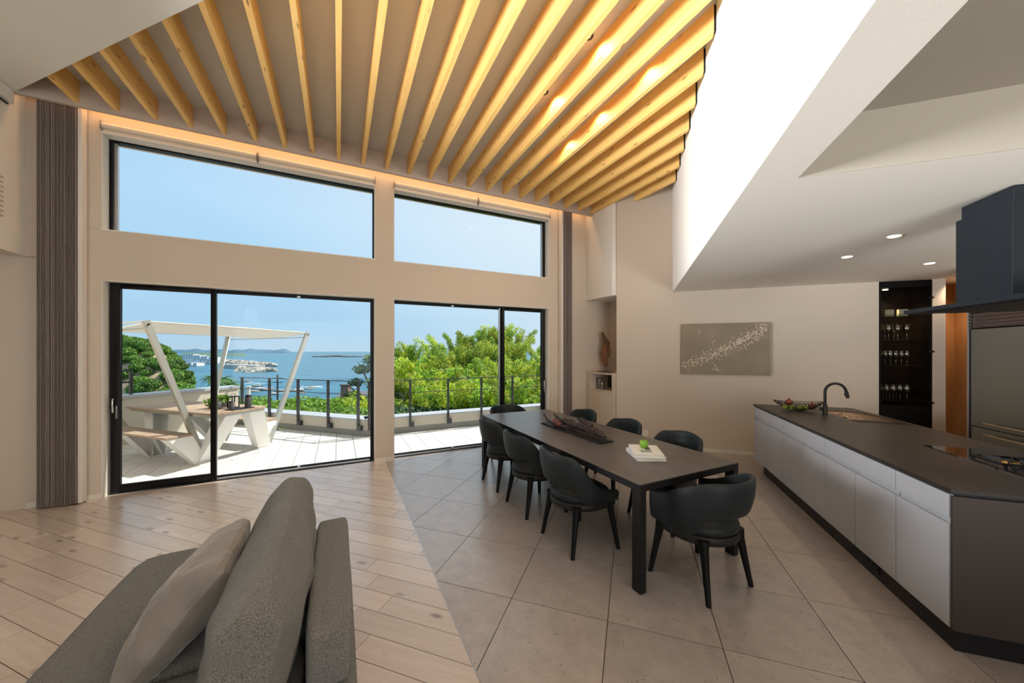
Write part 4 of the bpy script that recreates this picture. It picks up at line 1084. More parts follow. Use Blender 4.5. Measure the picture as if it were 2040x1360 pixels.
# parapets
A_ = (.45, 7.34); B_ = (-2.02, 9.84)
def wallseg(m, a, b, z0, z1, th, side=1, inn=0):
    d = Vector((b[0] - a[0], b[1] - a[1])).normalized(); n = Vector((-d.y, d.x)) * side
    m.prism([(a[0] - n.x * inn, a[1] - n.y * inn), (b[0] - n.x * inn, b[1] - n.y * inn), (b[0] + n.x * th, b[1] + n.y * th), (a[0] + n.x * th, a[1] + n.y * th)], z0, z1)
pr = thing('terrace_parapet', 'low pale parapet with metal coping around the terrace', 'parapet')
for a, b, side in ((A_, B_, -1), (A_, (6.0, 7.34), 1)):
    m = MB(); wallseg(m, a, b, TF, .10, .25, side); m.build('base_course', m_extg, pr)
    m = MB(); wallseg(m, a, b, .10, .285, .25, side, .01); m.build('wall_face', m_ext, pr)
    m = MB(); wallseg(m, a, b, .285, .315, .32, side, .03); m.build('coping', m_cop, pr)
C_ = (B_[0] - 2.45, B_[1] - 2.45)
pl = thing('terrace_side_wall', 'pale rendered terrace wall behind the picnic table', 'wall')
m = MB(); wallseg(m, B_, C_, TF, .80, .25, -1); m.build('wall_face', m_ext, pl)
m = MB(); wallseg(m, B_, C_, .80, .85, .32, -1, .03); m.build('coping', m_cop, pl)
# railing
rl = thing('terrace_railing', 'dark steel railing standing along the terrace parapet', 'railing')
m_ = m_rail
na = Vector((A_[0], A_[1], 0))
def dirn(a, b): return (Vector((b[0] - a[0], b[1] - a[1], 0))).normalized()
rails = MB()
inA = (A_[0] - .03, A_[1] - .06)
LB = (-1.98, 9.72)
rails_pts = [(LB[0], LB[1]), inA, (6.0, 7.28)]
for z, w, h in ((1.045, .045, .014), (.79, .012, .012)):
    for a, b in zip(rails_pts[:-1], rails_pts[1:]):
        MB().bar((a[0], a[1], z), (b[0], b[1], z), w, h).build('rail', m_, rl)
posts = [(-1.93, 9.67), (-1.335, 9.065), (-.755, 8.475), (-.19, 7.90), (.335, 7.37), (.52, 7.285), (1.295, 7.285), (2.08, 7.285), (2.835, 7.285), (3.60, 7.285), (4.38, 7.285), (5.15, 7.285)]
for i, (x, y) in enumerate(posts):
    rz = -PI / 4 if i < 5 else 0
    MB().box(-.018, .018, -.022, .022, .10, 1.04).build('post', m_, rl, (x, y, 0), rz)
    MB().box(.0, .075, -.025, .045, .10, .19).build('bracket', m_, rl, (x, y, 0), rz)
r2 = thing('far_railing', 'dark steel railing on top of the left terrace wall', 'railing')
e_ = (B_[0] - 1.35, B_[1] - 1.1)
for z in (1.28, 1.07): MB().bar((C_[0], C_[1] + .25, z), (e_[0], e_[1], z), .02, .03).build('rail', m_, r2)
for f_ in (0, .22, .44, .66, .83, 1.0):
    x = C_[0] + (e_[0] - C_[0]) * f_; y = C_[1] + .25 + (e_[1] - C_[1] - .25) * f_
    MB().box(-.02, .02, -.02, .02, .85, 1.29).build('post', m_, r2, (x, y, 0), PI / 4)

# picnic table with sun shade
PK, PL0, PL1 = 3.70, -7.60, -5.55
pt = thing('picnic_table', 'picnic table with teak slats and folded white metal legs', 'table', KL(PK, -6.55, TF), R45)
def lp_(k, l): return (k - PK, -(l + 6.55))
def slat(name, k0, k1, l0, l1, z0, z1, mat=m_teak): MB().box(k0 - PK, k1 - PK, -(l1 + 6.55), -(l0 + 6.55), z0, z1).build(name, mat, pt, bevel=.002)
for i in range(6): slat('top_slat', 3.31 + i * .128, 3.31 + i * .128 + .124, PL0, PL1, .735, .765)
for i in range(2): slat('bench_slat', 2.99 + i * .155, 2.99 + i * .155 + .15, -7.55, -5.95, .435, .465)
for i in range(2): slat('bench_slat', 4.28 + i * .155, 4.28 + i * .155 + .15, -7.55, -5.95, .435, .465)
MB().box(3.33 - PK, 4.06 - PK, .95 - 1.93, .98, .700, .734).build('top_frame', m_pole, pt)
def legplate(top, bot, lt, lb, dl):
    """folded sheet leg: face between two edges given as (k,z) pairs, leaning from l=lt at the top to lb at the foot, with a flange of depth dl"""
    (ka, kb, zt), (kc, kd, zb) = top, bot
    V = lambda k, l, z: (k - PK, -(l + 6.55), z)
    m = MB(); s_ = .012 if dl < 0 else -.012
    f = [V(ka, lt, zt), V(kb, lt, zt), V(kd, lb, zb), V(kc, lb, zb)]; b = [V(ka, lt - s_ * -1, zt), V(kb, lt - s_ * -1, zt), V(kd, lb - s_ * -1, zb), V(kc, lb - s_ * -1, zb)]
    m.add(f + b, [(0, 1, 2, 3), (7, 6, 5, 4), (0, 4, 5, 1), (1, 5, 6, 2), (2, 6, 7, 3), (3, 7, 4, 0)])
    e = .012
    g = [V(kb - e, lt, zt), V(kb, lt, zt), V(kd, lb, zb), V(kd - e, lb, zb)]; h = [V(kb - e, lt + dl, zt), V(kb, lt + dl, zt), V(kd, lb + dl * .6, zb), V(kd - e, lb + dl * .6, zb)]
    m.add(g + h, [(0, 1, 2, 3), (7, 6, 5, 4), (0, 4, 5, 1), (1, 5, 6, 2), (2, 6, 7, 3), (3, 7, 4, 0)])
    g = [V(ka, lt, zt), V(ka + e, lt, zt), V(kc + e, lb, zb), V(kc, lb, zb)]; h = [V(ka, lt + dl, zt), V(ka + e, lt + dl, zt), V(kc + e, lb + dl * .6, zb), V(kc, lb + dl * .6, zb)]
    m.add(g + h, [(0, 1, 2, 3), (7, 6, 5, 4), (0, 4, 5, 1), (1, 5, 6, 2), (2, 6, 7, 3), (3, 7, 4, 0)])
    m.build('leg_plate', m_wmetal, pt)
for lt, lb, dl in ((-5.60, -5.97, -.20), (-7.52, -7.15, .20)):
    legplate((3.50, 3.73, .70), (3.36, 3.54, 0), lt, lb, dl)
    legplate((3.84, 4.07, .70), (4.24, 4.46, 0), lt, lb, dl)
    legplate((3.02, 3.30, .432), (3.34, 3.50, 0), lb - .0, lb, dl)
    legplate((4.29, 4.57, .432), (4.28, 4.44, 0), lb - .0, lb, dl)
    MB().box(3.34 - PK, 3.62 - PK, -(lb + 6.55) - .1, -(lb + 6.55) + .1, 0, .012).build('foot', m_wmetal, pt)
    MB().box(4.20 - PK, 4.50 - PK, -(lb + 6.55) - .1, -(lb + 6.55) + .1, 0, .012).build('foot', m_wmetal, pt)
MB().bar((3.44 - PK, .70 - .0, .012), (4.28 - PK, .70, .012), .06, .015).build('base_rail', m_wmetal, pt)
MB().bar((3.44 - PK, -.80, .012), (4.28 - PK, -.80, .012), .06, .015).build('base_rail', m_wmetal, pt)
# shade
sh = thing('sun_shade', 'white fabric sun shade on four leaning metal poles', 'sun shade', (0, 0, 0))
F1, T1 = KL(3.44, -5.98, .05), KL(2.93, -6.27, 2.04)
F2, T2 = KL(4.40, -5.94, .05), KL(5.47, -6.28, 2.01)
F3, T3 = KL(4.36, -7.5, .05), KL(5.47, -8.65, 1.99)
F4, T4 = KL(3.44, -7.5, .05), KL(2.93, -8.65, 1.99)
for a, b in ((F1, T1), (F2, T2), (F3, T3), (F4, T4)):
    MB().bar(a, b, .055, .07, upv=(.7, .7, 0)).build('pole', m_pole, sh)
    bb = Vector(b); aa = Vector(a); dd = (aa - bb).normalized()
    MB().tube([bb + dd * .05 - Vector((.05, -.05, 0)) * .7, bb + dd * .05 + Vector((.05, -.05, 0)) * .7], .012, 8).build('bolt', m_rail, sh)
def canopy(cs, n=10, sag=.07, th=.012):
    vs = []; fs = []
    for s_ in (0, 1):
        for i in range(n + 1):
            for j in range(n + 1):
                u, v = i / n, j / n
                p = (cs[0] * (1 - u) + cs[1] * u) * (1 - v) + (cs[3] * (1 - u) + cs[2] * u) * v
                p = p.copy(); p.z += -sag * math.sin(PI * v) * .9 + .03 * math.sin(PI * u) - s_ * th
                vs.append(p)
    N = (n + 1) ** 2
    for i in range(n):
        for j in range(n):
            a = i * (n + 1) + j; fs.append((a, a + n + 1, a + n + 2, a + 1)); fs.append((a + N, a + 1 + N, a + n + 2 + N, a + n + 1 + N))
    return MB().add(vs, fs, True)
up = Vector((0, 0, -.02))
canopy([Vector(T1) + up, Vector(T2) + up, Vector(T3) + up, Vector(T4) + up]).build('canopy', m_canvasw, sh)
for a, b in ((T1, T2), (T2, T3), (T3, T4), (T4, T1)):
    pa, pb = Vector(a) + Vector((0, 0, -.01)), Vector(b) + Vector((0, 0, -.01)); MB().tube([pa, pb], .014, 8).build('edge_tube', m_canvasw, sh)
lo = Vector((0, 0, -.10))
for a, b in ((T2, T3), (T1, T4)): MB().tube([Vector(a) + lo, Vector(b) + lo], .009, 8).build('tie_bar', m_pole, sh)

# pots on the picnic table
TTZ = TF + .765
def leafmesh(n, centers, size, seed, aspect=.45, droop=0.0, shellf=.75):
    """n leaves as single folded quads scattered in the shells of ellipsoids (x,y,z,rx,ry,rz)"""
    r_ = np.random.RandomState(seed)
    cs = np.array(centers, float); vol = (cs[:, 3] * cs[:, 4] * cs[:, 5]) ** (2 / 3.); idx = r_.choice(len(cs), n, p=vol / vol.sum())
    d = r_.normal(size=(n, 3)); d /= np.linalg.norm(d, axis=1)[:, None]
    rad = shellf + (1 - shellf) * r_.rand(n) ** .5
    c = cs[idx, :3] + d * cs[idx, 3:] * rad[:, None]
    nrm = d + r_.normal(size=(n, 3)) * .7 + np.array([0, 0, .3]); nrm /= np.linalg.norm(nrm, axis=1)[:, None]
    t = r_.normal(size=(n, 3)) + np.array([0, 0, -droop]); t -= nrm * (t * nrm).sum(1)[:, None]; t /= np.linalg.norm(t, axis=1)[:, None]
    b = np.cross(nrm, t); s_ = size * (.6 + .8 * r_.rand(n))[:, None]
    P = np.stack([c - t * s_, c + b * s_ * aspect, c + t * s_, c - b * s_ * aspect], 1).reshape(-1, 3)
    me = bpy.data.meshes.new('foliage')
    me.vertices.add(4 * n); me.vertices.foreach_set('co', P.astype(np.float32).ravel())
    me.loops.add(4 * n); me.loops.foreach_set('vertex_index', np.arange(4 * n, dtype=np.int32))
    me.polygons.add(n); me.polygons.foreach_set('loop_start', np.arange(0, 4 * n, 4, dtype=np.int32))
    try: me.polygons.foreach_set('loop_total', np.full(n, 4, dtype=np.int32))
    except Exception: pass
    me.update(calc_edges=True); me.validate()
    return me
def fol(name, me, mat, parent=None, loc=(0, 0, 0), rz=0, s_=1.0):
    if not me.materials: me.materials.append(mat)
    o = bpy.data.objects.new(name, me); COL.objects.link(o); o.parent = parent; o.location = loc; o.rotation_euler = (0, 0, rz); o.scale = (s_,) * 3 if not isinstance(s_, tuple) else s_
    return o
tp = thing('potted_plant', 'leafy green plant in a dark tray pot on the picnic table', 'plant', KL(3.72, -6.10, TTZ), R45)
MB().box(-.10, .10, -.07, .07, 0, .07).build('pot', m_pot, tp, bevel=.005)
fol('leaves', leafmesh(260, [(0, 0, .12, .15, .10, .07), (.08, 0, .14, .08, .08, .05), (-.1, .02, .10, .09, .08, .06)], .030, 3, .5), m_leaf_shr, tp)
t = tag(MB().lathe([(.045, 0), (.055, .12), (.048, .12), (.045, .02)], n=16).build('dark_pot', m_pot, None, KL(3.60, -5.93, TTZ)), 'small dark grey pot standing beside the plant on the picnic table', 'pot')
def lantern(loc, w, h, lb):
    t = thing('lantern', lb, 'lantern', loc, R45)
    for sx in (-1, 1):
        for sy in (-1, 1): MB().box(sx * w - .006, sx * w + .006, sy * w - .006, sy * w + .006, 0, h).build('corner_bar', m_blackm, t)
    MB().box(-w - .006, w + .006, -w - .006, w + .006, 0, .012).build('base', m_blackm, t); MB().box(-w - .006, w + .006, -w - .006, w + .006, h, h + .012).build('roof', m_blackm, t)
    MB().tube([(-w * .7, 0, h + .012), (-w * .5, 0, h + .05), (w * .5, 0, h + .05), (w * .7, 0, h + .012)], .003, 6).build('handle', m_blackm, t)
    MB().lathe([(.022, .012), (.022, .09)], n=12).build('candle', m_bookw, t)
lantern(KL(3.78, -5.86, TTZ), .05, .17, 'black framed lantern with candle beside the plant on the picnic table')
for k, l, h, w, lb in ((3.62, -5.66, .12, .033, 'short dark canister on the picnic table, left of the taller one'), (3.84, -5.62, .19, .045, 'tall black canister at the right end of the picnic table')):
    t = thing('canister', lb, 'canister', KL(k, l, TTZ + .013), 0)
    MB().lathe([(w, 0), (w, h * .8), (w * .8, h * .85)], n=16).build('body', m_pot, t); MB().lathe([(w * .9, h * .86), (w * .9, h), (w * .3, h * 1.01)], n=16).build('lid', m_blackm, t)
tag(MB().box(-.15, .17, -.09, .09, 0, .012).build('dark_tray', m_blackm, None, KL(3.74, -5.66, TTZ), R45, bevel=.003), 'flat dark tray under the canisters on the picnic table', 'tray')

# ================================================================ LANDSCAPE (camera-yaw aligned frame only fixes where things stand)
fw = Vector((math.sin(YAW), math.cos(YAW), 0)); rt = Vector((math.cos(YAW), -math.sin(YAW), 0))
def G(a, d, z): p = rt * a + fw * d; return (p.x, p.y, z)      # a metres right, d metres ahead of the camera
SEA = -18.0
sea = tag(MB().add([G(-40000, 20, SEA), G(40000, 20, SEA), G(40000, 42000, SEA), G(-40000, 42000, SEA)], [(0, 1, 2, 3)]).build('sea', m_sea), kind='structure')
# land below the terrace
m = MB(); NX, NY = 30, 14; vs = []
for j in range(NY + 1):
    for i in range(NX + 1):
        a = -26 + 46 * i / NX; d = 9.5 + 40 * (j / NY) ** 1.3
        rise = ss(-7.5, -4.5, a)
        z = -2.6 - .42 * (d - 9.5) * (1 - rise) - rise * .02 * (d - 9.5) + rise * ss(12, 22, d) * 2.2 + noise.noise(Vector((a * .3, d * .3, 0))) * .4
        vs.append(G(a, d, max(z, SEA - 1)))
m.add(vs, [(j * (NX + 1) + i, j * (NX + 1) + i + 1, (j + 1) * (NX + 1) + i + 1, (j + 1) * (NX + 1) + i) for j in range(NY) for i in range(NX)], True)
st(m.build('garden_slope', m_hill))
# headland
def Hh(a):
    pts = [(-130, 9), (-100, 7.5), (-92, 4.2), (-85, 3.4), (-80, 1.6), (-77, -1.0), (-75, -4.5), (-73, -9), (-71.5, -18), (-60, -18.5)]
    for (a0, h0), (a1, h1) in zip(pts[:-1], pts[1:]):
        if a <= a1: return h0 + (h1 - h0) * max(0, (a - a0)) / (a1 - a0)
    return -18.5
def hz(a, d): 
    f_ = ss(62, 84, d) * (1 - .3 * ss(100, 130, d))
    a = a * 80 / max(60, d)
    return SEA - .5 + (Hh(a) - SEA + .5) * f_ ** .7 + noise.noise(Vector((a * .15, d * .15, 3))) * .8 * f_
m = MB(); vs = []; NX, NY = 40, 24
for j in range(NY + 1):
    for i in range(NX + 1):
        a = -130 + 62 * i / NX; d = 60 + 60 * j / NY; a *= d / 80; vs.append(G(a, d, hz(a, d)))
m.add(vs, [(j * (NX + 1) + i, j * (NX + 1) + i + 1, (j + 1) * (NX + 1) + i + 1, (j + 1) * (NX + 1) + i) for j in range(NY) for i in range(NX)], True)
st(m.build('headland', M('headland_rock', (.34, .27, .17), .9, var=.4, vscale=.3, bump=.6, bscale=1.5)))
crowns = [leafmesh(1500, [(0, 0, 0, 1.6, 1.6, 1.1), (1.0, .3, .2, .9, .9, .7), (-.9, -.2, .1, 1.0, 1.0, .7), (0, -.9, -.2, .9, .9, .7)], .17, s_, .6) for s_ in (1, 2)]
r_ = random.Random(8); n_ = 0
while n_ < 230:
    d = r_.uniform(68, 92); a = r_.uniform(-112, -72.6) * d / 80
    z = hz(a, d)
    if z < -7.5 or a / d < -1.42: continue
    s_ = r_.uniform(.6, 1.15)
    o = fol('forest_tree', crowns[n_ % 2], m_leaf_head, None, G(a, d, z + .7 * s_), r_.uniform(0, 6.28), s_)
    tag(o, 'round green tree %s, in the headland forest %s' % ('on the crest' if z > 0 else 'halfway up the slope' if z > -4 else 'low by the rocks', 'left of the leaning pole' if a / d < -1.12 else 'beside the leaning pole' if a / d < -.99 else 'on the seaward point'), 'tree', 'trees covering the headland'); n_ += 1
# bamboo and trees right
def bamboo(seed, plumes, hgt, mat):
    r_ = random.Random(seed); cs = []; tr = MB()
    for i in range(plumes):
        a = r_.uniform(0, 6.28); bx, by = .35 * math.cos(a), .35 * math.sin(a); ln = r_.uniform(.75, 1.0) * hgt; out_ = r_.uniform(.5, 1.3)
        pts = []
        for j in range(9):
            f_ = j / 8; p = (bx + out_ * f_ ** 2.2 * math.cos(a), by + out_ * f_ ** 2.2 * math.sin(a), ln * (f_ - .22 * f_ ** 3)); pts.append(p)
            if f_ > .3: cs.append((p[0], p[1], p[2], .34 - .14 * f_, .34 - .14 * f_, .30 - .1 * f_))
        tr.tube(pts, [.022 - .002 * j for j in range(9)], 5)
    t = thing('bamboo_clump', 'x', 'bamboo')
    fol('leaves', leafmesh(5200, cs, .095, seed, .20, droop=.8, shellf=.2), mat, t)
    tr.build('culms', M('bamboo_culm', (.25, .28, .10), .5), t)
    return t
bams = [bamboo(21, 11, 3.6, m_leaf_bam), bamboo(22, 9, 3.3, m_leaf_bam2), bamboo(23, 12, 3.9, m_leaf_bam)]
spots = []
r_ = random.Random(31)
def top_at(px):   # tree line in the photo
    P = [(760, 700), (790, 690), (820, 684), (860, 678), (900, 655), (940, 660), (985, 648), (1010, 646), (1050, 655), (1075, 690), (1110, 690)]
    for (x0, y0), (x1, y1) in zip(P[:-1], P[1:]):
        if px <= x1: return y0 + (y1 - y0) * (px - x0) / (x1 - x0)
    return 690
for d, n_, off in ((21.5, 11, 0), (18.0, 10, 22), (15.0, 9, 55), (12.6, 9, 88)):
    for i in range(n_):
        px = 775 + (1105 - 775) * (i + .5) / n_ + r_.uniform(-10, 10)
        py = top_at(px) + off + r_.uniform(-8, 10)
        spots.append(((px - 1020) / 700 * d, d + r_.uniform(-.6, .6), H + (700 - py) / 700 * d))
def BL(i):
    for nm, n_ in (('rearmost', 11), ('second', 10), ('third', 9), ('foremost', 9)):
        if i < n_: return 'arching bamboo clump beyond the railing, %s from the pillar in the %s row' % (ORD[i], nm)
        i -= n_
ub = set()
for i, (a, d, zt) in enumerate(spots):
    src = bams[(i * 7 + i // 5) % 3]
    c = src if src not in ub else copy_tree(src); ub.add(src)
    s_ = r_.uniform(.8, 1.05); hgt = 3.2 * s_
    c.location = G(a, d, zt - hgt * .92); c.rotation_euler = (0, 0, r_.uniform(0, 6.28)); c.scale = (s_,) * 3
    c['label'] = BL(i); c['group'] = 'bamboo thicket beyond the railing'
# shrubs beyond the parapet
shr = [leafmesh(3600, [(0, 0, 0, .95, .95, .7), (.6, .2, .2, .5, .5, .4), (-.5, -.3, .25, .5, .5, .4), (.1, .5, .3, .45, .45, .35)], .062, s_, .5, shellf=.5) for s_ in (51, 52)]
def shrub(px, py, d, s_, mat_i, lb, grp, mat=m_leaf_shr):
    o = fol('shrub', shr[mat_i], mat, None, G((px - 1020) / 700 * d, d, H - (py - 700) / 700 * d - .75 * s_), r_.uniform(0, 6.28), s_)
    tag(o, lb, 'shrub', grp)
i = 0
for d, row in ((10.8, ((470, 806), (505, 800), (540, 806), (575, 808), (612, 806), (650, 808), (690, 806), (728, 808))), (13.0, ((455, 802), (490, 786), (520, 792), (560, 797), (598, 786), (630, 792), (668, 789), (705, 794), (742, 790))),
               (9.4, ((520, 822), (570, 826), (625, 826), (680, 830), (735, 832)))):
    for j, (px, py) in enumerate(row):
        shrub(px, py, d, r_.uniform(.8, 1.0), i % 2, 'bright green shrub beyond the left parapet, %s from the left in the %s row' % (ORD[j], {10.8: 'middle', 13.0: 'back', 9.4: 'front'}[d]), 'shrubs beyond the left parapet'); i += 1
shr2 = [me.copy() for me in shr]
for me in shr2: me.materials.clear()
i = 0
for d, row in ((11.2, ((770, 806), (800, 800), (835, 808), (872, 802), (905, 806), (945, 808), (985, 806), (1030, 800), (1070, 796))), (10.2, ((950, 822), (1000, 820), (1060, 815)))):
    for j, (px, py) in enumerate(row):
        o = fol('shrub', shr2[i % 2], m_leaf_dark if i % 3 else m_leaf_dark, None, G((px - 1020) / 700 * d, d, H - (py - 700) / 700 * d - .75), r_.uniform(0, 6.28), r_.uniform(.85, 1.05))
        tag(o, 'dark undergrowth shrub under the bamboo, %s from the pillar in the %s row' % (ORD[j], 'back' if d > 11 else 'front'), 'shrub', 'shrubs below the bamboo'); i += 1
# dark tree left of the pillar
dt = thing('dark_tree', 'sparse dark green tree just left of the pillar against the sea', 'tree', G(-6.3, 15.2, -3.0))
MB().tube([(0, 0, 0), (.1, 0, 1.5), (.3, .1, 3.0), (.5, .1, 4.2)], [.12, .09, .06, .03], 8).build('trunk', m_bark, dt)
MB().tube([(.1, 0, 2.0), (-.4, .1, 2.9), (-.75, .1, 3.2)], [.05, .03, .015], 6).build('branch', m_bark, dt)
MB().tube([(.25, 0, 2.8), (-.1, -.2, 3.7), (-.35, -.2, 4.2)], [.04, .03, .012], 6).build('branch', m_bark, dt)
fol('leaves', leafmesh(3200, [(.4, .1, 4.2, .6, .6, .35), (-.4, .1, 3.3, .35, .35, .18), (-.15, -.1, 3.85, .45, .45, .2), (.6, .2, 3.3, .5, .5, .35), (-.55, 0, 2.8, .35, .35, .14), (.1, 0, 2.5, .4, .4, .2), (.7, 0, 4.7, .5, .5, .25)], .055, 77, .45, shellf=.3), m_leaf_dark, dt)
# palms
def palm():
    t = thing('palm_tree', 'x', 'palm')
    MB().tube([(0, 0, -5), (.05, 0, -.1)], [.16, .13], 8).build('trunk', m_bark, t)
    m = MB(); r_ = random.Random(6)
    for i in range(22):
        a = 2 * PI * i / 22 + r_.random() * .3; el = r_.uniform(.1, 1.1); L_ = r_.uniform(.9, 1.2)
        prev = None
        for s_ in range(6):
            f_ = s_ / 5; r = L_ * f_ * math.cos(el * (1 - f_ * .3)); z = L_ * f_ * math.sin(el) - .75 * f_ * f_ * L_
            p = Vector((r * math.cos(a), r * math.sin(a), z)); w = Vector((-math.sin(a), math.cos(a), -.25)) * (.16 * math.sin(PI * min(.97, f_ + .12)))
            w2 = Vector((math.sin(a), -math.cos(a), -.25)) * (.16 * math.sin(PI * min(.97, f_ + .12)))
            cur = (p + w, p, p + w2)
            if prev: m.add([prev[0], prev[1], prev[2], cur[0], cur[1], cur[2]], [(0, 1, 4, 3), (1, 2, 5, 4)])
            prev = cur
    m.build('fronds', m_leaf_dark if False else M('palm_leaf', (.09, .20, .05), .5, transl=.3), t)
    return t
p0 = palm(); p0.location = G(-18.6, 22.5, H - 60 / 700 * 22.5 + .15); p0['label'] = 'palm with drooping fronds beyond the terrace wall, left of the door frame'
for px, py, d, lb in ((422, 753, 24, 'palm crown partly hidden behind the black door frame'), (458, 766, 20, 'small palm crown just right of the black door frame')):
    c = copy_tree(p0); c.location = G((px - 1020) / 700 * d, d, H - (py - 700) / 700 * d); c['label'] = lb; c.scale = (.8,) * 3

# harbour, breakwaters, rocks, far land
def blob(c, r, seed, sq=(1, 1, .6), n=10):
    m = MB(); m.sphere((0, 0, 0), 1, n)
    V = []
    for v in m.v:
        k_ = 1 + .45 * noise.noise(Vector(v) * 1.6 + Vector((seed, 0, 0))); V.append((c[0] + v[0] * r * sq[0] * k_, c[1] + v[1] * r * sq[1] * k_, c[2] + v[2] * r * sq[2] * k_))
    m.v = V; m.sm = [False] * len(m.f); return m
def rubble(name, pts, w, n_, size, lb, cat, mat=m_conc):
    """heap of boulders along a polyline of (a,d)"""
    r_ = random.Random(len(pts) * 7 + n_); m = MB()
    for i in range(n_):
        f_ = r_.random() * (len(pts) - 1); k_ = int(f_); t_ = f_ - k_
        a = pts[k_][0] + (pts[k_ + 1][0] - pts[k_][0]) * t_; d = pts[k_][1] + (pts[k_ + 1][1] - pts[k_][1]) * t_
        o_ = r_.gauss(0, w / 2.2); z = SEA + max(0, 1 - abs(o_) / w) * size * 1.6
        b = blob(G(a + o_ * .3, d + o_, z), size * r_.uniform(.6, 1.2), r_.random() * 50, (1, 1, .7), 6); m.add(b.v, b.f)
    o = thing(name, lb, cat, (0, 0, 0)); tag(m.build('boulders', mat, o), kind='stuff')
    return o
m_rubble = M('pale_boulders', (.56, .52, .45), .9, island=((.24, .22, .18), (.42, .39, .33), (.52, .48, .42)))
def AD(px, py): d = (H - SEA) * 700 / (py - 700); return ((px - 1020) / 700 * d, d)
rubble('breakwater', [AD(425, 720.5), AD(470, 723), AD(505, 727), AD(534, 731)], 20, 460, 2.7, 'long pale rubble breakwater behind, out in the bay', 'breakwater', m_rubble)
bw = rubble('breakwater', [AD(478, 737), AD(510, 741), AD(540, 740)], 7, 260, 2.0, 'nearer breakwater with concrete quay and boulders', 'breakwater', m_rubble)
a0, d0 = AD(452, 732.5); a1, d1 = AD(520, 736)
MB().bar(G(a0, d0, SEA + 2.2), G(a1, d1, SEA + 2.2), 9, 4.4).build('quay', m_conc, bw)
# harbour houses
hb_ = [(370, 716, 6, 16, 'tall'), (384, 714, 8, 22, 'broad'), (399, 716, 6, 16, 'stepped'), (413, 718, 6.5, 11, 'long'), (430, 719, 8, 8, 'low'), (386, 727, 3, 9, 'small waterside'), (377, 729, 3, 7, 'tiny waterside'), (396, 728, 3, 7, 'small square waterside')]
for i, (px, py, w, h, nm) in enumerate(hb_):
    d = 560 if py < 722 else 470; a = (px - 1020) / 700 * d; w *= .8
    zb = SEA + .5; 
    t = thing('harbour_building', '%s white harbour building below the headland, %s from the left' % (nm, ORD[[1, 3, 5, 6, 7, 2, 0, 4][i]]), 'building', G(a, d, 0), -YAW, 'harbour buildings')
    top = H - (py - 8 - 700) / 700 * d if py < 722 else H - (py - 5 - 700) / 700 * d
    MB().box(-w, w, -6, 6, zb, top).build('wall', m_bldg, t)
    MB().box(-w * 1.03, w * 1.03, -6.3, 6.3, top, top + .5).build('roof', m_cop, t)
    for s_ in range(3):
        for z_ in range(2): MB().box(-w + w * .2 + s_ * w * .62, -w + w * .55 + s_ * w * .62, -6.15, -6.0, top - 2.4 - z_ * 3.2, top - 1.2 - z_ * 3.2).build('window', m_bldgwin, t)
# far land masses
def ridge(name, pts, d, depth, mat):
    m = MB(); vs = []
    n = len(pts)
    for px, py in pts: vs.append(G((px - 1020) / 700 * d, d, H + (700 - py) / 700 * d))
    for px, py in pts: vs.append(G((px - 1020) / 700 * (d - depth), d - depth, SEA - .5))
    for px, py in pts: vs.append(G((px - 1020) / 700 * (d + depth), d + depth, SEA - .5))
    fs = [(n + i, n + i + 1, i + 1, i) for i in range(n - 1)] + [(i, i + 1, 2 * n + i + 1, 2 * n + i) for i in range(n - 1)]
    m.add(vs, fs, True); return st(m.build(name, mat))
rr = random.Random(17)
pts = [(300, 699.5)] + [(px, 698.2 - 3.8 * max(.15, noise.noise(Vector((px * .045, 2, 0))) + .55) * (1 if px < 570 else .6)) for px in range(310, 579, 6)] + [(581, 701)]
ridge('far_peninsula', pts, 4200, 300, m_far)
pts = [(360, 706)] + [(px, 703.5 - 2.5 * (noise.noise(Vector((px * .08, 7, 0))) + .6) * (1 - (px - 380) / 110)) for px in range(372, 488, 6)] + [(492, 708)]
ridge('wooded_spit', pts, 1500, 150, M('spit_green', (.08, .16, .12), 1.0))
m_reef = M('reef_rock', (.10, .10, .10), .9)
def rocks(name, lst, lb, mat, grp):
    lst = sorted(lst)
    for i, (px, py, s_) in enumerate(lst):
        a, d = AD(px, py); sc = s_ * d / 700
        o = blob((0, 0, 0), sc, i * 3.7 + py, (1, .5, .13), 12).build(name, mat, None, G(a, d, SEA + .1 * sc), -YAW)
        tag(o, lb + ', number %s counted from the left' % ['one','two','three','four','five','six','seven','eight','nine','ten','eleven','twelve','thirteen','fourteen','fifteen'][i], 'rock', grp)
rocks('sea_reef', [(630, 711, 9), (648, 711, 12), (668, 710.5, 16), (690, 711, 12), (705, 711, 10), (718, 711, 8)], 'low dark reef rock on the sea near the horizon', m_reef, 'offshore reef')
rocks('shore_rock', [(452, 761, 7), (465, 763, 5), (494, 760, 8), (512, 769, 12), (500, 773, 9), (530, 777, 16), (505, 780, 12), (480, 780, 8), (560, 780, 14), (590, 779, 16), (615, 775, 10), (600, 783, 9), (546, 785, 12), (620, 770, 8), (475, 770, 6)], 'brown flat shore rock washed by surf', m_rock, 'shore rocks')
fm = MB(); r_ = random.Random(12)
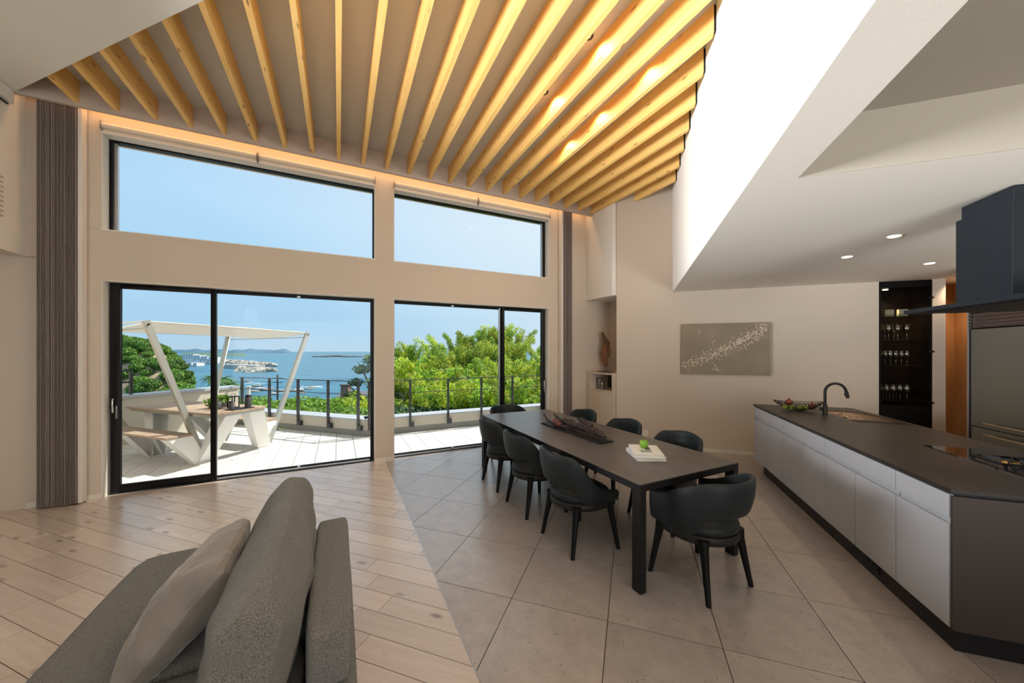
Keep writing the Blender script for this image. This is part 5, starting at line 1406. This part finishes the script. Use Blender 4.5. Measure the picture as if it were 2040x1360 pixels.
for cx, cy, w, h, n_ in ((622, 770, 26, 1.6, 20), (600, 774, 20, 2, 10), (560, 779, 26, 3, 9), (500, 763, 40, 2.5, 9), (520, 773, 36, 3, 8), (706, 770, 10, 1.5, 6)):
    for i in range(n_):
        a, d = AD(cx + r_.gauss(0, w / 2), cy + r_.gauss(0, h / 2)); s_ = r_.uniform(.25, .9); n8 = 7
        ang0 = r_.random() * 6
        fm.add([G(a + 3.0 * s_ * math.cos(t_) * r_.uniform(.6, 1), d + 1.4 * s_ * math.sin(t_) * r_.uniform(.6, 1), SEA + .06 + .0007 * i) for t_ in [ang0 + 2 * PI * k_ / n8 for k_ in range(n8)]], [tuple(range(n8))])
tag(fm.build('surf_foam', m_foam), 'white surf foam breaking on the shore rocks', 'foam', kind='stuff')
# utility poles
def upole(px, top, d, lb):
    t = thing('utility_pole', lb, 'pole', G((px - 1020) / 700 * d, d, -10), -YAW)
    zt = H - (top - 700) / 700 * d + 10
    MB().tube([(0, 0, 0), (0, 0, zt)], [.14, .10], 8).build('pole', m_pot, t)
    for z in (.5, 1.1): MB().box(-.7, .7, -.05, .05, zt - z, zt - z + .09).build('crossarm', m_pot, t)
upole(553, 746, 48, 'dark utility pole rising from the shrubs against the sea')
t = thing('white_post', 'short white post among the shrubs left of the utility pole', 'pole', G(-12.0, 16, -3.0))
MB().tube([(0, 0, 0), (0, 0, 3.0)], .08, 8).build('shaft', m_wmetal, t); MB().lathe([(.11, 3.0), (.11, 3.05)], n=10).build('cap', m_wmetal, t)
# house roof below, left of pillar
hs = thing('lower_house', 'small grey house roof with brown chimney among the shrubs', 'house', G(-12.6, 28, -6), -YAW)
MB().box(-1.6, 3.2, 0, 4, 0, 3.4).build('wall', m_ext, hs)
MB().prismx([(-.3, 3.4), (2, 4.25), (4.3, 3.4)], -1.9, 3.5).build('roof', m_rooft, hs)
MB().box(-1.35, -.75, .6, 1.2, 3.6, 4.85).build('chimney', M('brown_chimney', (.22, .15, .11), .8), hs); MB().box(-1.42, -.68, .53, 1.27, 4.85, 4.95).build('chimney_cap', m_rooft, hs)
# neighbour's tiled roof at the right
nr = thing('tiled_roof', 'grey ridge tiled roof of the neighbouring house just below the parapet', 'roof', G(-2.6, 12.0, 0), -YAW + .28)
ridx = MB()
W0, W1 = -2.4, 1.12
def rz_(x): return -.85 + (x - W0) * .0
m = MB(); m.add([(W0, -1.1, -1.35), (W1, -1.1, -1.35), (W1, 0, -.62), (W0, 0, -.62), (W0, 1.2, -1.4), (W1, 1.2, -1.4)], [(0, 1, 2, 3), (3, 2, 5, 4)]); m.box(W0, W1 - .05, -1.0, 1.0, -4, -1.36); m.build('roof_deck', m_rooft, nr)
tiles = MB()
nrow = 16
for i in range(int((W1 - W0) / .17)):
    x = W0 + .09 + i * .17
    for j in range(5):
        y0 = -1.12 + j * .22; z0 = -1.35 + (j * .22) * .664; z1 = z0 + .146 + .02
        tiles.loft([[(x + .055 * math.cos(a), y0, z0 + .03 + .04 * math.sin(a)) for a in [PI * k_ / 5 for k_ in range(6)]], [(x + .055 * math.cos(a), y0 + .22, z1 + .01 + .04 * math.sin(a)) for a in [PI * k_ / 5 for k_ in range(6)]]], True, True, closed=False)
tag(tiles.build('roof_tiles', m_rooft, nr), kind='stuff')
MB().tube([(W0, 0, -.58), (W1 + .04, 0, -.58)], .07, 10).build('ridge_cap', m_rooft, nr)
MB().tube([(W1, -1.15, -1.30), (W1, 0, -.58)], .06, 8).build('gable_cap', m_rooft, nr)
